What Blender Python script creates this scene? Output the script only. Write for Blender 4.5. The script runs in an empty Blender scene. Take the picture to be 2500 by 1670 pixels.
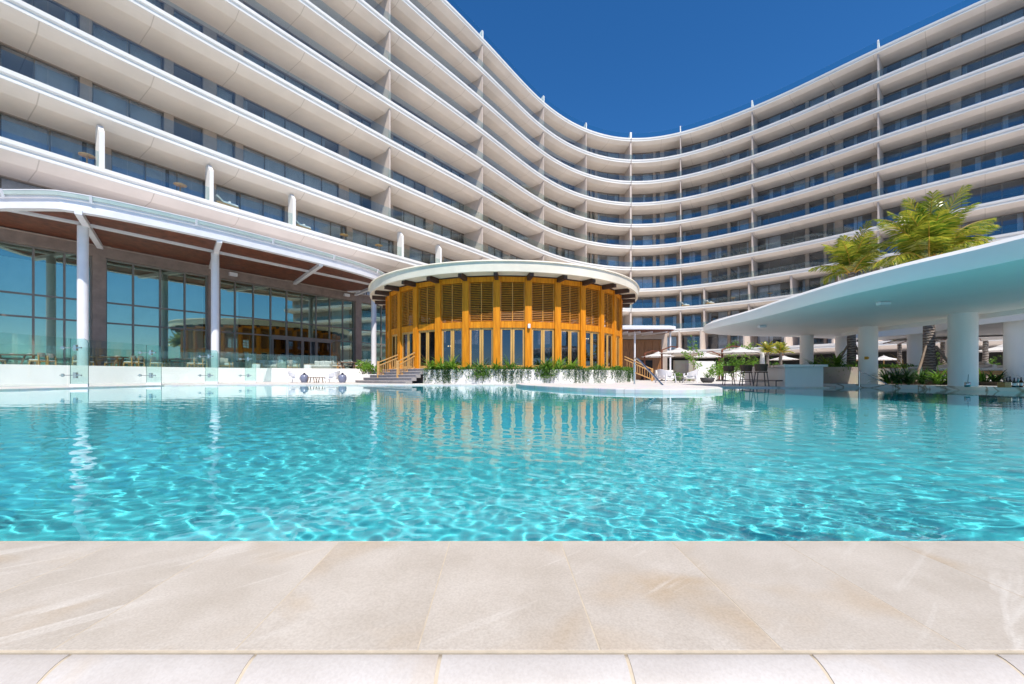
import bpy, bmesh, math, random
from mathutils import Vector, Matrix
sc = bpy.context.scene
COL = sc.collection
R = math.radians
random.seed(7)
# ------------------------------------------------------------------ camera
EYE = 0.5                                   # camera height above the water (z = 0)
FPX = 990.0                                 # focal length in pixels of the 2500 px wide photograph
cam = bpy.data.objects.new('camera', bpy.data.cameras.new('camera'))
COL.objects.link(cam); sc.camera = cam
cam.location = (0, 0, EYE); cam.rotation_euler = (R(90), 0, 0)
cam.data.lens = FPX / 2500 * 36; cam.data.sensor_width = 36
cam.data.shift_y = 0.0332
cam.data.clip_start = 0.02; cam.data.clip_end = 5000
# ------------------------------------------------------------------ world, sun, exposure
SUN_EL, SUN_AZ = 57.0, 20.0
w = bpy.data.worlds.new('World'); sc.world = w; w.use_nodes = True
nt = w.node_tree
sky = nt.nodes.new('ShaderNodeTexSky'); sky.sky_type = 'NISHITA'; sky.sun_disc = False
sky.sun_elevation = R(SUN_EL); sky.sun_rotation = R(180 - SUN_AZ)
sky.air_density = 1.0; sky.dust_density = 0.0; sky.ozone_density = 10.0; sky.altitude = 0
hs = nt.nodes.new('ShaderNodeHueSaturation'); hs.inputs['Saturation'].default_value = 1.165; hs.inputs['Value'].default_value = 0.77   # the deep blue of a polarised sky
nt.links.new(sky.outputs[0], hs.inputs['Color']); nt.links.new(hs.outputs[0], nt.nodes['Background'].inputs[0])
nt.nodes['Background'].inputs[1].default_value = 0.14
ld = bpy.data.lights.new('sun', 'SUN'); ld.energy = 4.3; ld.angle = R(0.5); ld.color = (1.0, 0.94, 0.85)
ld.cycles.is_caustics_light = True          # the ripples of the pool focus this sun on its floor
sun = bpy.data.objects.new('sun', ld); COL.objects.link(sun)
sun.rotation_euler = (R(90 - SUN_EL), 0, R(SUN_AZ))
sc.view_settings.view_transform = 'Standard'; sc.view_settings.look = 'None'
sc.view_settings.exposure = 0.45; sc.view_settings.gamma = 1.0
cy = sc.cycles
cy.max_bounces = 10; cy.diffuse_bounces = 4; cy.glossy_bounces = 4; cy.transmission_bounces = 8
cy.transparent_max_bounces = 24; cy.use_denoising = True; cy.sample_clamp_indirect = 6.0
cy.caustics_reflective = True; cy.caustics_refractive = True; cy.blur_glossy = 0.3

# ------------------------------------------------------------------ helpers
def PX(px, y):                              # world X at depth y for a photo column
    return (px - 1250.0) / FPX * y
def PZ(py, y):
    return EYE + (918.0 - py) / FPX * y

class MB:
    """collects simple solids; build() links them as ONE mesh object"""
    def __init__(s): s.v = []; s.f = []; s.sm = []
    def add(s, vs, fs, smooth=False):
        n = len(s.v); s.v += [tuple(p) for p in vs]
        s.f += [tuple(i + n for i in f) for f in fs]; s.sm += [smooth] * len(fs)
    def box(s, c, d, rz=0.0, M=None):
        x, y, z = d[0] / 2, d[1] / 2, d[2] / 2
        vs = [(a * x, b * y, e * z) for e in (-1, 1) for b in (-1, 1) for a in (-1, 1)]
        m = Matrix.Translation(c) @ (M or Matrix.Rotation(rz, 4, 'Z'))
        s.add([m @ Vector(p) for p in vs], [(0, 2, 3, 1), (4, 5, 7, 6), (0, 1, 5, 4), (2, 6, 7, 3), (0, 4, 6, 2), (1, 3, 7, 5)])
    def bar(s, p, q, wd, ht=None, up=(0, 0, 1)):
        p = Vector(p); q = Vector(q); d = q - p; L = d.length; d.normalize()
        u = Vector(up)
        if abs(d.dot(u)) > .98: u = Vector((0, 1, 0))
        sd = d.cross(u).normalized(); u2 = sd.cross(d)
        M = Matrix((sd, d, u2)).transposed().to_4x4()
        s.box((p + q) / 2, (wd, L, ht or wd), M=M)
    def tube(s, pts, r, n=8, r1=None, cap=True, smooth=True):
        pts = [Vector(p) for p in pts]; rings = []; m = len(pts)
        for i, p in enumerate(pts):
            d = (pts[min(i + 1, m - 1)] - pts[max(i - 1, 0)]).normalized()
            u = Vector((0, 0, 1)) if abs(d.z) < .95 else Vector((1, 0, 0))
            a = d.cross(u).normalized(); b = a.cross(d)
            rr = r if r1 is None else r + (r1 - r) * i / max(1, m - 1)
            rings.append([p + a * rr * math.cos(6.28318 * k / n) + b * rr * math.sin(6.28318 * k / n) for k in range(n)])
        vs = [v for g in rings for v in g]
        fs = [(i * n + k, (i + 1) * n + k, (i + 1) * n + (k + 1) % n, i * n + (k + 1) % n) for i in range(m - 1) for k in range(n)]
        s.add(vs, fs, smooth)
        if cap: s.add(rings[0], [tuple(range(n))]); s.add(rings[-1], [tuple(range(n))[::-1]])
    def lathe(s, prof, c=(0, 0, 0), n=24, a0=0.0, a1=6.2831853, smooth=True, rx=1.0, ry=1.0):
        full = abs(a1 - a0) > 6.28; m = n if full else n + 1
        vs = [(c[0] + r * rx * math.cos(a0 + (a1 - a0) * k / n), c[1] + r * ry * math.sin(a0 + (a1 - a0) * k / n), c[2] + z) for r, z in prof for k in range(m)]
        fs = []
        for i in range(len(prof) - 1):
            for k in range(n):
                k2 = (k + 1) % m
                fs.append((i * m + k, i * m + k2, (i + 1) * m + k2, (i + 1) * m + k))
        s.add(vs, fs, smooth)
    def prism(s, poly, z0, z1):
        n = len(poly)
        s.add([(p[0], p[1], z0) for p in poly] + [(p[0], p[1], z1) for p in poly],
              [tuple(range(n))[::-1], tuple(range(n, 2 * n))] + [(i, (i + 1) % n, n + (i + 1) % n, n + i) for i in range(n)])
    def sweep(s, path, prof, closed=True, smooth=False, ends=True):
        """path: list of (x, y, nx, ny) with n the outward normal; prof: (offset, z)"""
        m = len(prof); k = len(path)
        vs = [(x + nx * o, y + ny * o, z) for (x, y, nx, ny) in path for (o, z) in prof]
        fs = []; mm = m if closed else m - 1
        for i in range(k - 1):
            for j in range(mm):
                j2 = (j + 1) % m
                fs.append((i * m + j, (i + 1) * m + j, (i + 1) * m + j2, i * m + j2))
        s.add(vs, fs, smooth)
        if ends and closed:
            s.add(vs[:m], [tuple(range(m))]); s.add(vs[-m:], [tuple(range(m))[::-1]])
    def build(s, name, mat, parent=None, bevel=0, **kw):
        me = bpy.data.meshes.new(name); me.from_pydata(s.v, [], s.f)
        me.polygons.foreach_set('use_smooth', s.sm); me.materials.append(mat)
        bm = bmesh.new(); bm.from_mesh(me); bmesh.ops.recalc_face_normals(bm, faces=bm.faces); bm.to_mesh(me); bm.free()
        o = bpy.data.objects.new(name, me); COL.objects.link(o)
        if parent: o.parent = parent
        if bevel:
            b = o.modifiers.new('bevel', 'BEVEL'); b.width = bevel; b.segments = 2; b.limit_method = 'ANGLE'; b.angle_limit = R(50)
        for k2, v2 in kw.items(): o[k2] = v2
        return o

def thing(name, label, cat, loc=(0, 0, 0), rz=0.0, group=None):
    o = bpy.data.objects.new(name, None); COL.objects.link(o); o.empty_display_size = .2
    o.location = loc; o.rotation_euler = (0, 0, rz); o['label'] = label; o['category'] = cat
    if group: o['group'] = group
    return o
def tag(o, label, cat, group=None):
    o['label'] = label; o['category'] = cat
    if group: o['group'] = group
    return o
KIDS = {}
def dup(root, loc, rz, label, group=None, scale=None):
    r = root.copy(); COL.objects.link(r); r.location = loc; r.rotation_euler = (0, 0, rz); r['label'] = label
    if group: r['group'] = group
    if scale is not None: r.scale = (scale,) * 3 if not isinstance(scale, tuple) else scale
    for ch in list(root.children):
        c = ch.copy(); COL.objects.link(c); c.parent = r
        for g in list(ch.children):
            d = g.copy(); COL.objects.link(d); d.parent = c
    return r
class Kind:
    """first call builds the thing, the next ones copy it"""
    def __init__(s, make): s.make = make; s.root = None
    def put(s, loc, rz, label, group=None, scale=None):
        if s.root is None:
            s.root = s.make(label); r = s.root; r.location = loc; r.rotation_euler = (0, 0, rz)
            if group: r['group'] = group
            if scale is not None: r.scale = (scale,) * 3 if not isinstance(scale, tuple) else scale
            return r
        return dup(s.root, loc, rz, label, group, scale if scale is not None else 1.0)

# ------------------------------------------------------------------ materials
def _m(name):
    m = bpy.data.materials.new(name); m.use_nodes = True; n = m.node_tree
    return m, n, n.nodes['Principled BSDF'], n.nodes['Material Output']
def mat(name, col, rough=.6, var=.12, scale=3.0, bump=0.0, bscale=40.0, metal=0.0, spec=.5, stretch=(1, 1, 1), col2=None, sheen=0, detail=6, trans=0.0):
    m, n, b, out = _m(name); N = n.nodes; L = n.links
    tc = N.new('ShaderNodeTexCoord'); mp = N.new('ShaderNodeMapping'); mp.inputs['Scale'].default_value = stretch
    L.new(tc.outputs['Object'], mp.inputs[0])
    nz = N.new('ShaderNodeTexNoise'); nz.inputs['Scale'].default_value = scale; nz.inputs['Detail'].default_value = detail; nz.inputs['Roughness'].default_value = .6
    L.new(mp.outputs[0], nz.inputs['Vector'])
    cr = N.new('ShaderNodeValToRGB'); L.new(nz.outputs[0], cr.inputs[0])
    c2 = col2 or tuple(max(0, c * (1 - 2 * var)) for c in col)
    cr.color_ramp.elements[0].position = .3; cr.color_ramp.elements[1].position = .7
    cr.color_ramp.elements[0].color = (*c2, 1); cr.color_ramp.elements[1].color = (*(min(1, c * (1 + .3 * var)) for c in col), 1)
    L.new(cr.outputs[0], b.inputs['Base Color'])
    b.inputs['Roughness'].default_value = rough; b.inputs['Metallic'].default_value = metal
    b.inputs['Specular IOR Level'].default_value = spec
    if bump:
        n2 = N.new('ShaderNodeTexNoise'); n2.inputs['Scale'].default_value = bscale; n2.inputs['Detail'].default_value = 5
        L.new(mp.outputs[0], n2.inputs['Vector'])
        bp = N.new('ShaderNodeBump'); bp.inputs['Strength'].default_value = bump; bp.inputs['Distance'].default_value = .01
        L.new(n2.outputs[0], bp.inputs['Height']); L.new(bp.outputs[0], b.inputs['Normal'])
    if trans:
        td = N.new('ShaderNodeBsdfTranslucent'); L.new(cr.outputs[0], td.inputs[0])
        mx = N.new('ShaderNodeMixShader'); mx.inputs[0].default_value = trans
        L.new(b.outputs[0], mx.inputs[1]); L.new(td.outputs[0], mx.inputs[2]); L.new(mx.outputs[0], out.inputs[0])
    return m
def glass(name, tint, ior=1.5, add=0.0, refl=(.95, .97, 1.0), rough=0.0, wob=0.0):
    m, n, b, out = _m(name); N = n.nodes; L = n.links; N.remove(b)
    t = N.new('ShaderNodeBsdfTransparent'); t.inputs[0].default_value = (*tint, 1)
    g = N.new('ShaderNodeBsdfGlossy'); g.inputs['Roughness'].default_value = rough; g.inputs[0].default_value = (*refl, 1)
    fr = N.new('ShaderNodeFresnel'); gg = N.new('ShaderNodeNewGeometry')
    im = N.new('ShaderNodeMix'); im.data_type = 'FLOAT'; im.inputs[2].default_value = ior; im.inputs[3].default_value = 1 / ior   # a thin pane has no total inner reflection
    L.new(gg.outputs['Backfacing'], im.inputs[0]); L.new(im.outputs[0], fr.inputs[0])
    ad = N.new('ShaderNodeMath'); ad.operation = 'ADD'; ad.use_clamp = True; ad.inputs[1].default_value = add
    L.new(fr.outputs[0], ad.inputs[0])
    mx = N.new('ShaderNodeMixShader'); L.new(ad.outputs[0], mx.inputs[0]); L.new(t.outputs[0], mx.inputs[1]); L.new(g.outputs[0], mx.inputs[2])
    L.new(mx.outputs[0], out.inputs[0])
    if wob:
        tc = N.new('ShaderNodeTexCoord'); nz = N.new('ShaderNodeTexNoise'); nz.inputs['Scale'].default_value = .5; nz.inputs['Detail'].default_value = 1
        L.new(tc.outputs['Object'], nz.inputs['Vector'])
        bp = N.new('ShaderNodeBump'); bp.inputs['Strength'].default_value = wob; bp.inputs['Distance'].default_value = .02
        L.new(nz.outputs[0], bp.inputs['Height']); L.new(bp.outputs[0], g.inputs['Normal'])
    return m
def tile_mat(name, col, tx, ty, grout, gw=.012, rough=.5, ox=0.0, oy=0.0, var=.1, slant=0.0):
    m, n, b, out = _m(name); N = n.nodes; L = n.links
    geo = N.new('ShaderNodeTexCoord')
    mp = N.new('ShaderNodeMapping'); mp.inputs['Location'].default_value = (ox, oy, 0)
    L.new(geo.outputs['Object'], mp.inputs[0])
    br = N.new('ShaderNodeTexBrick'); br.offset = 0; br.squash = 1
    br.inputs['Scale'].default_value = 1; br.inputs['Mortar Size'].default_value = gw; br.inputs['Mortar Smooth'].default_value = .1
    br.inputs['Brick Width'].default_value = tx; br.inputs['Row Height'].default_value = ty; br.inputs['Bias'].default_value = 0
    br.inputs['Color1'].default_value = (*col, 1); br.inputs['Color2'].default_value = (*(c * (1 - var) for c in col), 1); br.inputs['Mortar'].default_value = (*grout, 1)
    L.new(mp.outputs[0], br.inputs['Vector'])
    nz = N.new('ShaderNodeTexNoise'); nz.inputs['Scale'].default_value = 2.2; nz.inputs['Detail'].default_value = 8
    L.new(geo.outputs['Object'], nz.inputs['Vector'])
    mx = N.new('ShaderNodeMix'); mx.data_type = 'RGBA'; mx.blend_type = 'MULTIPLY'; mx.inputs[0].default_value = .35
    L.new(br.outputs[0], mx.inputs[6]); L.new(nz.outputs[1], mx.inputs[7]); L.new(mx.outputs[2], b.inputs['Base Color'])
    b.inputs['Roughness'].default_value = rough
    return m

M = {}
M['white'] = mat('white_render', (.80, .775, .74), .75, .05, .35, .05, 60)
M['beige'] = mat('soffit_render', (.80, .71, .64), .8, .06, .3, .04, 40)
M['taupe'] = mat('taupe_render', (.44, .355, .30), .8, .10, 1.2, .12, 30)
M['finrender'] = mat('fin_render', (.58, .49, .43), .8, .06, .6, .06, 40)
M['brownwall'] = mat('brown_plaster', (.285, .215, .185), .8, .14, 1.6, .2, 25)
M['frame'] = mat('bronze_frame', (.20, .175, .155), .45, .08, 2, 0, spec=.6)
M['darkframe'] = mat('dark_frame', (.06, .06, .065), .4, .05, 2)
M['whitemetal'] = mat('white_metal', (.74, .73, .76), .4, .04, 1.5)
M['steel'] = mat('brushed_steel', (.62, .63, .65), .22, .05, 8, metal=1.0)
M['darksoffit'] = mat('dark_wood_soffit', (.19, .055, .026), .5, .30, 1.0, .2, 8, stretch=(3.3, 2.2, 1))
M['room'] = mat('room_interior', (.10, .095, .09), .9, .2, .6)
M['curtain'] = mat('sheer_curtain', (.72, .74, .79), .9, .10, 1.5, trans=.25)
M['curtain_light'] = mat('pale_curtain', (.60, .72, .76), .9, .08, 1.2, trans=.2)
M['pane'] = glass('window_glass', (.93, .95, .97), 1.5, .03, (.85, .92, 1.0), wob=.05)
M['pane_big'] = glass('shopfront_glass', (.84, .95, .94), 1.65, .21, (.82, .96, .80), wob=.06)
M['pane_dark'] = glass('door_glass', (.42, .46, .52), 1.55, .06, (.8, .88, 1.0), wob=.04)
M['rail'] = glass('rail_glass', (.86, .93, .92), 1.45, .02)
M['fin'] = glass('fin_glass', (.84, .945, .93), 1.45, .02)
M['screen'] = glass('screen_glass', (.90, .965, .955), 1.45, .0)
M['glassedge'] = mat('glass_edge', (.02, .10, .095), .2, .05, 5)
M['rot_wood'] = mat('honey_timber', (.74, .275, .012), .6, .22, 1.6, .15, 30, stretch=(5, 5, .5), col2=(.47, .145, .006), spec=.2)
M['door_wood'] = mat('pale_door_timber', (.66, .37, .10), .45, .2, 1.6, .1, 30, stretch=(5, 5, .5))
M['rot_slat'] = mat('honey_slat', (.60, .26, .035), .5, .2, 4.0, 0, col2=(.42, .165, .02))
M['rot_dark'] = mat('dark_rafter', (.065, .028, .018), .6, .2, 2)
M['cream'] = mat('cream_render', (.82, .74, .61), .75, .10, .5, .1, 20)
M['teak'] = mat('light_teak', (.60, .33, .11), .5, .2, 5, stretch=(1, 1, 4))
M['teakdark'] = mat('weathered_teak', (.20, .125, .075), .6, .2, 5)
M['wicker'] = mat('grey_wicker', (.40, .36, .31), .8, .25, 40, .4, 120)
M['brownwicker'] = mat('brown_wicker', (.13, .085, .055), .7, .3, 40, .4, 120)
M['cushion'] = mat('pale_cushion', (.66, .64, .60), .9, .06, 3, .1, 90)
M['whitecushion'] = mat('white_cushion', (.80, .78, .78), .9, .04, 3, .1, 90)
M['canvas'] = mat('umbrella_canvas', (.78, .75, .72), .85, .04, 2, .08, 120, trans=.25)
M['redwood'] = mat('red_brown_pole', (.22, .065, .028), .45, .2, 6)
M['timber'] = mat('brown_timber_cladding', (.33, .145, .05), .55, .22, 2.0, .2, 20, stretch=(6, 6, .5))
M['stonewall'] = tile_mat('stone_tile_wall', (.50, .45, .38), .9, .45, (.36, .32, .27), .008)
M['step'] = mat('grey_step_stone', (.36, .33, .33), .7, .12, 3, .1, 60)
M['deck'] = tile_mat('deck_tiles', (.82, .765, .72), .9, .6, (.60, .55, .50), .008, rough=.6)
M['ground'] = mat('sandy_ground', (.50, .45, .38), .9, .15, .2)
M['sea'] = mat('sea_water', (.03, .14, .22), .12, .15, .05, .4, .6)
M['poolwall'] = tile_mat('pool_wall_tile', (.62, .68, .62), .6, .3, (.45, .52, .48), .006, rough=.4)
M['blue_glaze'] = mat('blue_grey_glaze', (.185, .20, .29), .25, .10, 4)
M['black'] = mat('dark_void', (.015, .014, .014), .8, .1, 1)
M['greybowl'] = mat('charcoal_bowl', (.055, .052, .055), .6, .15, 6)
M['soil'] = mat('planting_soil', (.06, .045, .03), .95, .2, 6)
M['marble'] = None
def leaf(name, c1, c2, trans=.35, rough=.4):
    m, n, b, out = _m(name); N = n.nodes; L = n.links
    g = N.new('ShaderNodeNewGeometry')
    cr = N.new('ShaderNodeValToRGB'); cr.color_ramp.elements[0].color = (*c1, 1); cr.color_ramp.elements[1].color = (*c2, 1)
    L.new(g.outputs['Random Per Island'], cr.inputs[0]); L.new(cr.outputs[0], b.inputs['Base Color'])
    b.inputs['Roughness'].default_value = rough
    td = N.new('ShaderNodeBsdfTranslucent')
    hs = N.new('ShaderNodeHueSaturation'); hs.inputs['Value'].default_value = 1.6; hs.inputs['Hue'].default_value = .485
    L.new(cr.outputs[0], hs.inputs['Color']); L.new(hs.outputs[0], td.inputs[0])
    mx = N.new('ShaderNodeMixShader'); mx.inputs[0].default_value = trans
    L.new(b.outputs[0], mx.inputs[1]); L.new(td.outputs[0], mx.inputs[2]); L.new(mx.outputs[0], out.inputs[0])
    return m
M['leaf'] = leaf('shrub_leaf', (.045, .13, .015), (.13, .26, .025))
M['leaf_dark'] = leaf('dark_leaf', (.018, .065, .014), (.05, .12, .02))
M['leaf_bright'] = leaf('bright_leaf', (.09, .22, .02), (.21, .36, .04))
M['frond'] = leaf('palm_frond', (.04, .135, .011), (.44, .41, .045), .36, .26)
M['stalk'] = mat('yellow_frond_stalk', (.62, .36, .045), .5, .2, 6)
def bark(name, c1, c2, sc_=14):
    m, n, b, out = _m(name); N = n.nodes; L = n.links
    tc = N.new('ShaderNodeTexCoord'); wv = N.new('ShaderNodeTexWave'); wv.bands_direction = 'Z'
    wv.inputs['Scale'].default_value = sc_ / 6.28; wv.inputs['Distortion'].default_value = 5; wv.inputs['Detail'].default_value = 4; wv.inputs['Detail Scale'].default_value = 2
    L.new(tc.outputs['Object'], wv.inputs[0])
    cr = N.new('ShaderNodeValToRGB'); cr.color_ramp.elements[0].color = (*c1, 1); cr.color_ramp.elements[1].color = (*c2, 1); cr.color_ramp.elements[0].position = .25; cr.color_ramp.elements[1].position = .8
    L.new(wv.outputs[1], cr.inputs[0]); L.new(cr.outputs[0], b.inputs['Base Color']); b.inputs['Roughness'].default_value = .9
    bp = N.new('ShaderNodeBump'); bp.inputs['Strength'].default_value = .8; bp.inputs['Distance'].default_value = .03
    L.new(wv.outputs[1], bp.inputs['Height']); L.new(bp.outputs[0], b.inputs['Normal'])
    return m
M['bark'] = bark('palm_bark', (.12, .09, .07), (.27, .225, .19), 17)
M['wood_prop'] = mat('timber_prop', (.30, .22, .16), .8, .2, 6)
def marble():
    m, n, b, out = _m('veined_marble'); N = n.nodes; L = n.links
    tc = N.new('ShaderNodeTexCoord')
    nz = N.new('ShaderNodeTexNoise'); nz.inputs['Scale'].default_value = .7; nz.inputs['Detail'].default_value = 6; nz.inputs['Distortion'].default_value = 1.2
    L.new(tc.outputs['Object'], nz.inputs['Vector'])
    s1 = N.new('ShaderNodeMath'); s1.operation = 'SUBTRACT'; s1.inputs[1].default_value = .5; L.new(nz.outputs[0], s1.inputs[0])
    a1 = N.new('ShaderNodeMath'); a1.operation = 'ABSOLUTE'; L.new(s1.outputs[0], a1.inputs[0])
    cr = N.new('ShaderNodeValToRGB'); L.new(a1.outputs[0], cr.inputs[0])
    cr.color_ramp.elements[0].position = 0; cr.color_ramp.elements[0].color = (.30, .22, .14, 1)
    cr.color_ramp.elements[1].position = .035; cr.color_ramp.elements[1].color = (.74, .73, .71, 1)
    L.new(cr.outputs[0], b.inputs['Base Color']); b.inputs['Roughness'].default_value = .25
    return m
M['marble'] = marble()
def emit(name, col, s):
    m, n, b, out = _m(name)
    b.inputs['Base Color'].default_value = (*col, 1); b.inputs['Emission Color'].default_value = (*col, 1); b.inputs['Emission Strength'].default_value = s
    return m
M['bulb'] = emit('pendant_bulb', (1, .62, .25), 6)

# ------------------------------------------------------------------ ground, sea, pool
DECK = EYE - .45
TERR = EYE + .47
def sheet(name, poly, z, mt, kind='structure'):
    b = MB(); b.add([(x, y, z) for x, y in poly], [tuple(range(len(poly)))])
    return b.build(name, mt, kind=kind)
sheet('ground', [(-900, 63), (900, 63), (900, 1500), (-900, 1500)], DECK - .06, M['ground'])
sheet('sea', [(-3000, -3000), (3000, -3000), (3000, -30), (-3000, -30)], -4.0, M['sea'])
sheet('beach', [(-3000, -30), (3000, -30), (3000, .2), (-3000, .2)], -1.6, M['ground'])
POOL_FAR = [(-17.5, 20.4), (-16.6, 21.1), (-15.5, 21.3), (-6, 21.3), (.3, 21.2), (.2, 20.0), (.45, 17.6), (1.25, 15.2), (2.15, 13.4), (3.1, 12.1),
            (4.3, 11.55), (5.6, 11.9), (6.7, 12.9), (7.3, 14.3), (7.45, 15.8), (7.6, 17.3), (9.5, 17.0), (11.45, 16.75), (13.1, 16.75), (14.6, 18.2), (16.2, 18.4), (17.6, 13.0), (18.0, 6.0), (18.0, 1.0)]
b = MB(); b.prism(POOL_FAR[5:16] + [(7.6, 21.2), (.3, 21.2)], -.4, DECK + .075)
b.build('pool_island', M['deck'], kind='structure', bevel=.03)
deck_poly = POOL_FAR[:5] + [(7.6, 21.2)] + POOL_FAR[15:] + [(70, 1.0), (70, 64), (-80, 64), (-80, .5), (-17.5, .5)]
b = MB(); b.prism(deck_poly, -.5, DECK)
b.build('pool_deck', M['deck'], kind='structure')
# basin: floor and walls
FLOOR = -0.95
def pool_mat():
    m, n, bs, out = _m('pool_mosaic'); N = n.nodes; L = n.links
    tc = N.new('ShaderNodeTexCoord')
    br = N.new('ShaderNodeTexBrick'); br.offset = 0; br.inputs['Scale'].default_value = 1; br.inputs['Brick Width'].default_value = .05; br.inputs['Row Height'].default_value = .05
    br.inputs['Mortar Size'].default_value = .002; br.inputs['Bias'].default_value = 0
    br.inputs['Color1'].default_value = (.055, .43, .48, 1); br.inputs['Color2'].default_value = (.075, .48, .53, 1); br.inputs['Mortar'].default_value = (.09, .47, .52, 1)
    L.new(tc.outputs['Object'], br.inputs['Vector']); L.new(br.outputs[0], bs.inputs['Base Color']); bs.inputs['Roughness'].default_value = .6; bs.inputs['Specular IOR Level'].default_value = 0.1
    return m
M['mosaic'] = pool_mat()
b = MB(); b.add([(-18, .9, FLOOR), (18.2, .9, FLOOR), (18.2, 23, FLOOR), (-18, 23, FLOOR)], [(0, 1, 2, 3)])
pf = b.build('pool_floor', M['mosaic'], kind='structure'); pf.cycles.is_caustics_receiver = True
ring = [(-17.5, 1.225)] + POOL_FAR[:-1] + [(18.0, 1.225)]
b = MB()
for (p, q) in zip(ring, ring[1:] + ring[:1]):
    n0 = len(b.v)
    b.add([(p[0], p[1], FLOOR), (q[0], q[1], FLOOR), (q[0], q[1], -.012), (p[0], p[1], -.012)], [(0, 1, 2, 3)])
pw = b.build('pool_wall', M['poolwall'], kind='structure'); pw.cycles.is_caustics_receiver = True
# water: real ripples, refracting
def water_mat():
    m, n, bs, out = _m('pool_water'); N = n.nodes; L = n.links; N.remove(bs)
    g = N.new('ShaderNodeBsdfGlass'); g.inputs['IOR'].default_value = 1.33; g.inputs['Roughness'].default_value = 0.0; g.inputs['Color'].default_value = (.93, .99, 1.0, 1)
    L.new(g.outputs[0], out.inputs[0]); return m
rw = random.Random(11)
WAVES = []
for i in range(60):
    lam = .060 * (4.4 ** rw.random()) if i < 48 else .45 * (2.2 ** rw.random())
    a = rw.gauss(1.15, .8)
    WAVES.append((6.28318 / lam * math.cos(a), 6.28318 / lam * math.sin(a), rw.random() * 6.28, .00027 * (lam / .15) ** 1.12 if i < 48 else .00028, lam))
NX = 520; ys = [1.205]
while ys[-1] < 23: ys.append(ys[-1] * 1.0068)
vv = []; ff = []
sin = math.sin
import numpy as np
us = np.linspace(-1, 1, NX + 1)
for y in ys:
    a = min(18.0, 1.32 * y + .6)
    x = np.sign(us) * (a * np.abs(us) + (18.3 - a) * np.abs(us) ** 5)
    z = np.zeros_like(x)
    # ripples come in patches: calmer and rougher areas
    patch = .75 + .35 * np.sin(x * .45 + .6 * math.sin(y * .31)) * math.cos(y * .37 + .5) + .25 * np.sin(x * .93 - y * .71)
    for kx, ky, ph, am, lam in WAVES:
        q = 1.6 - 4.5 * .0068 * y / lam                # finer ripples fade out where the mesh gets coarser
        if q > 0: z += am * min(1.0, q) * np.sin(kx * x + ky * y + ph)
    far = 1.0 / (1.0 + (y / 9.0) ** 1.6)
    z *= np.clip(patch, .4, 1.4) * (0.33 + .67 * far)
    z *= min(1.0, max(.25, (y - 1.2) / .25))
    vv += list(zip(x.tolist(), [y] * len(x), z.tolist()))
for j in range(len(ys) - 1):
    r0 = j * (NX + 1)
    ff += [(r0 + i, r0 + i + 1, r0 + NX + 2 + i, r0 + NX + 1 + i) for i in range(NX)]
me = bpy.data.meshes.new('pool_water'); me.from_pydata(vv, [], ff); me.shade_smooth(); me.materials.append(water_mat())
wo = bpy.data.objects.new('pool_water', me); COL.objects.link(wo); wo['kind'] = 'structure'
wo.cycles.is_caustics_caster = True

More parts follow.
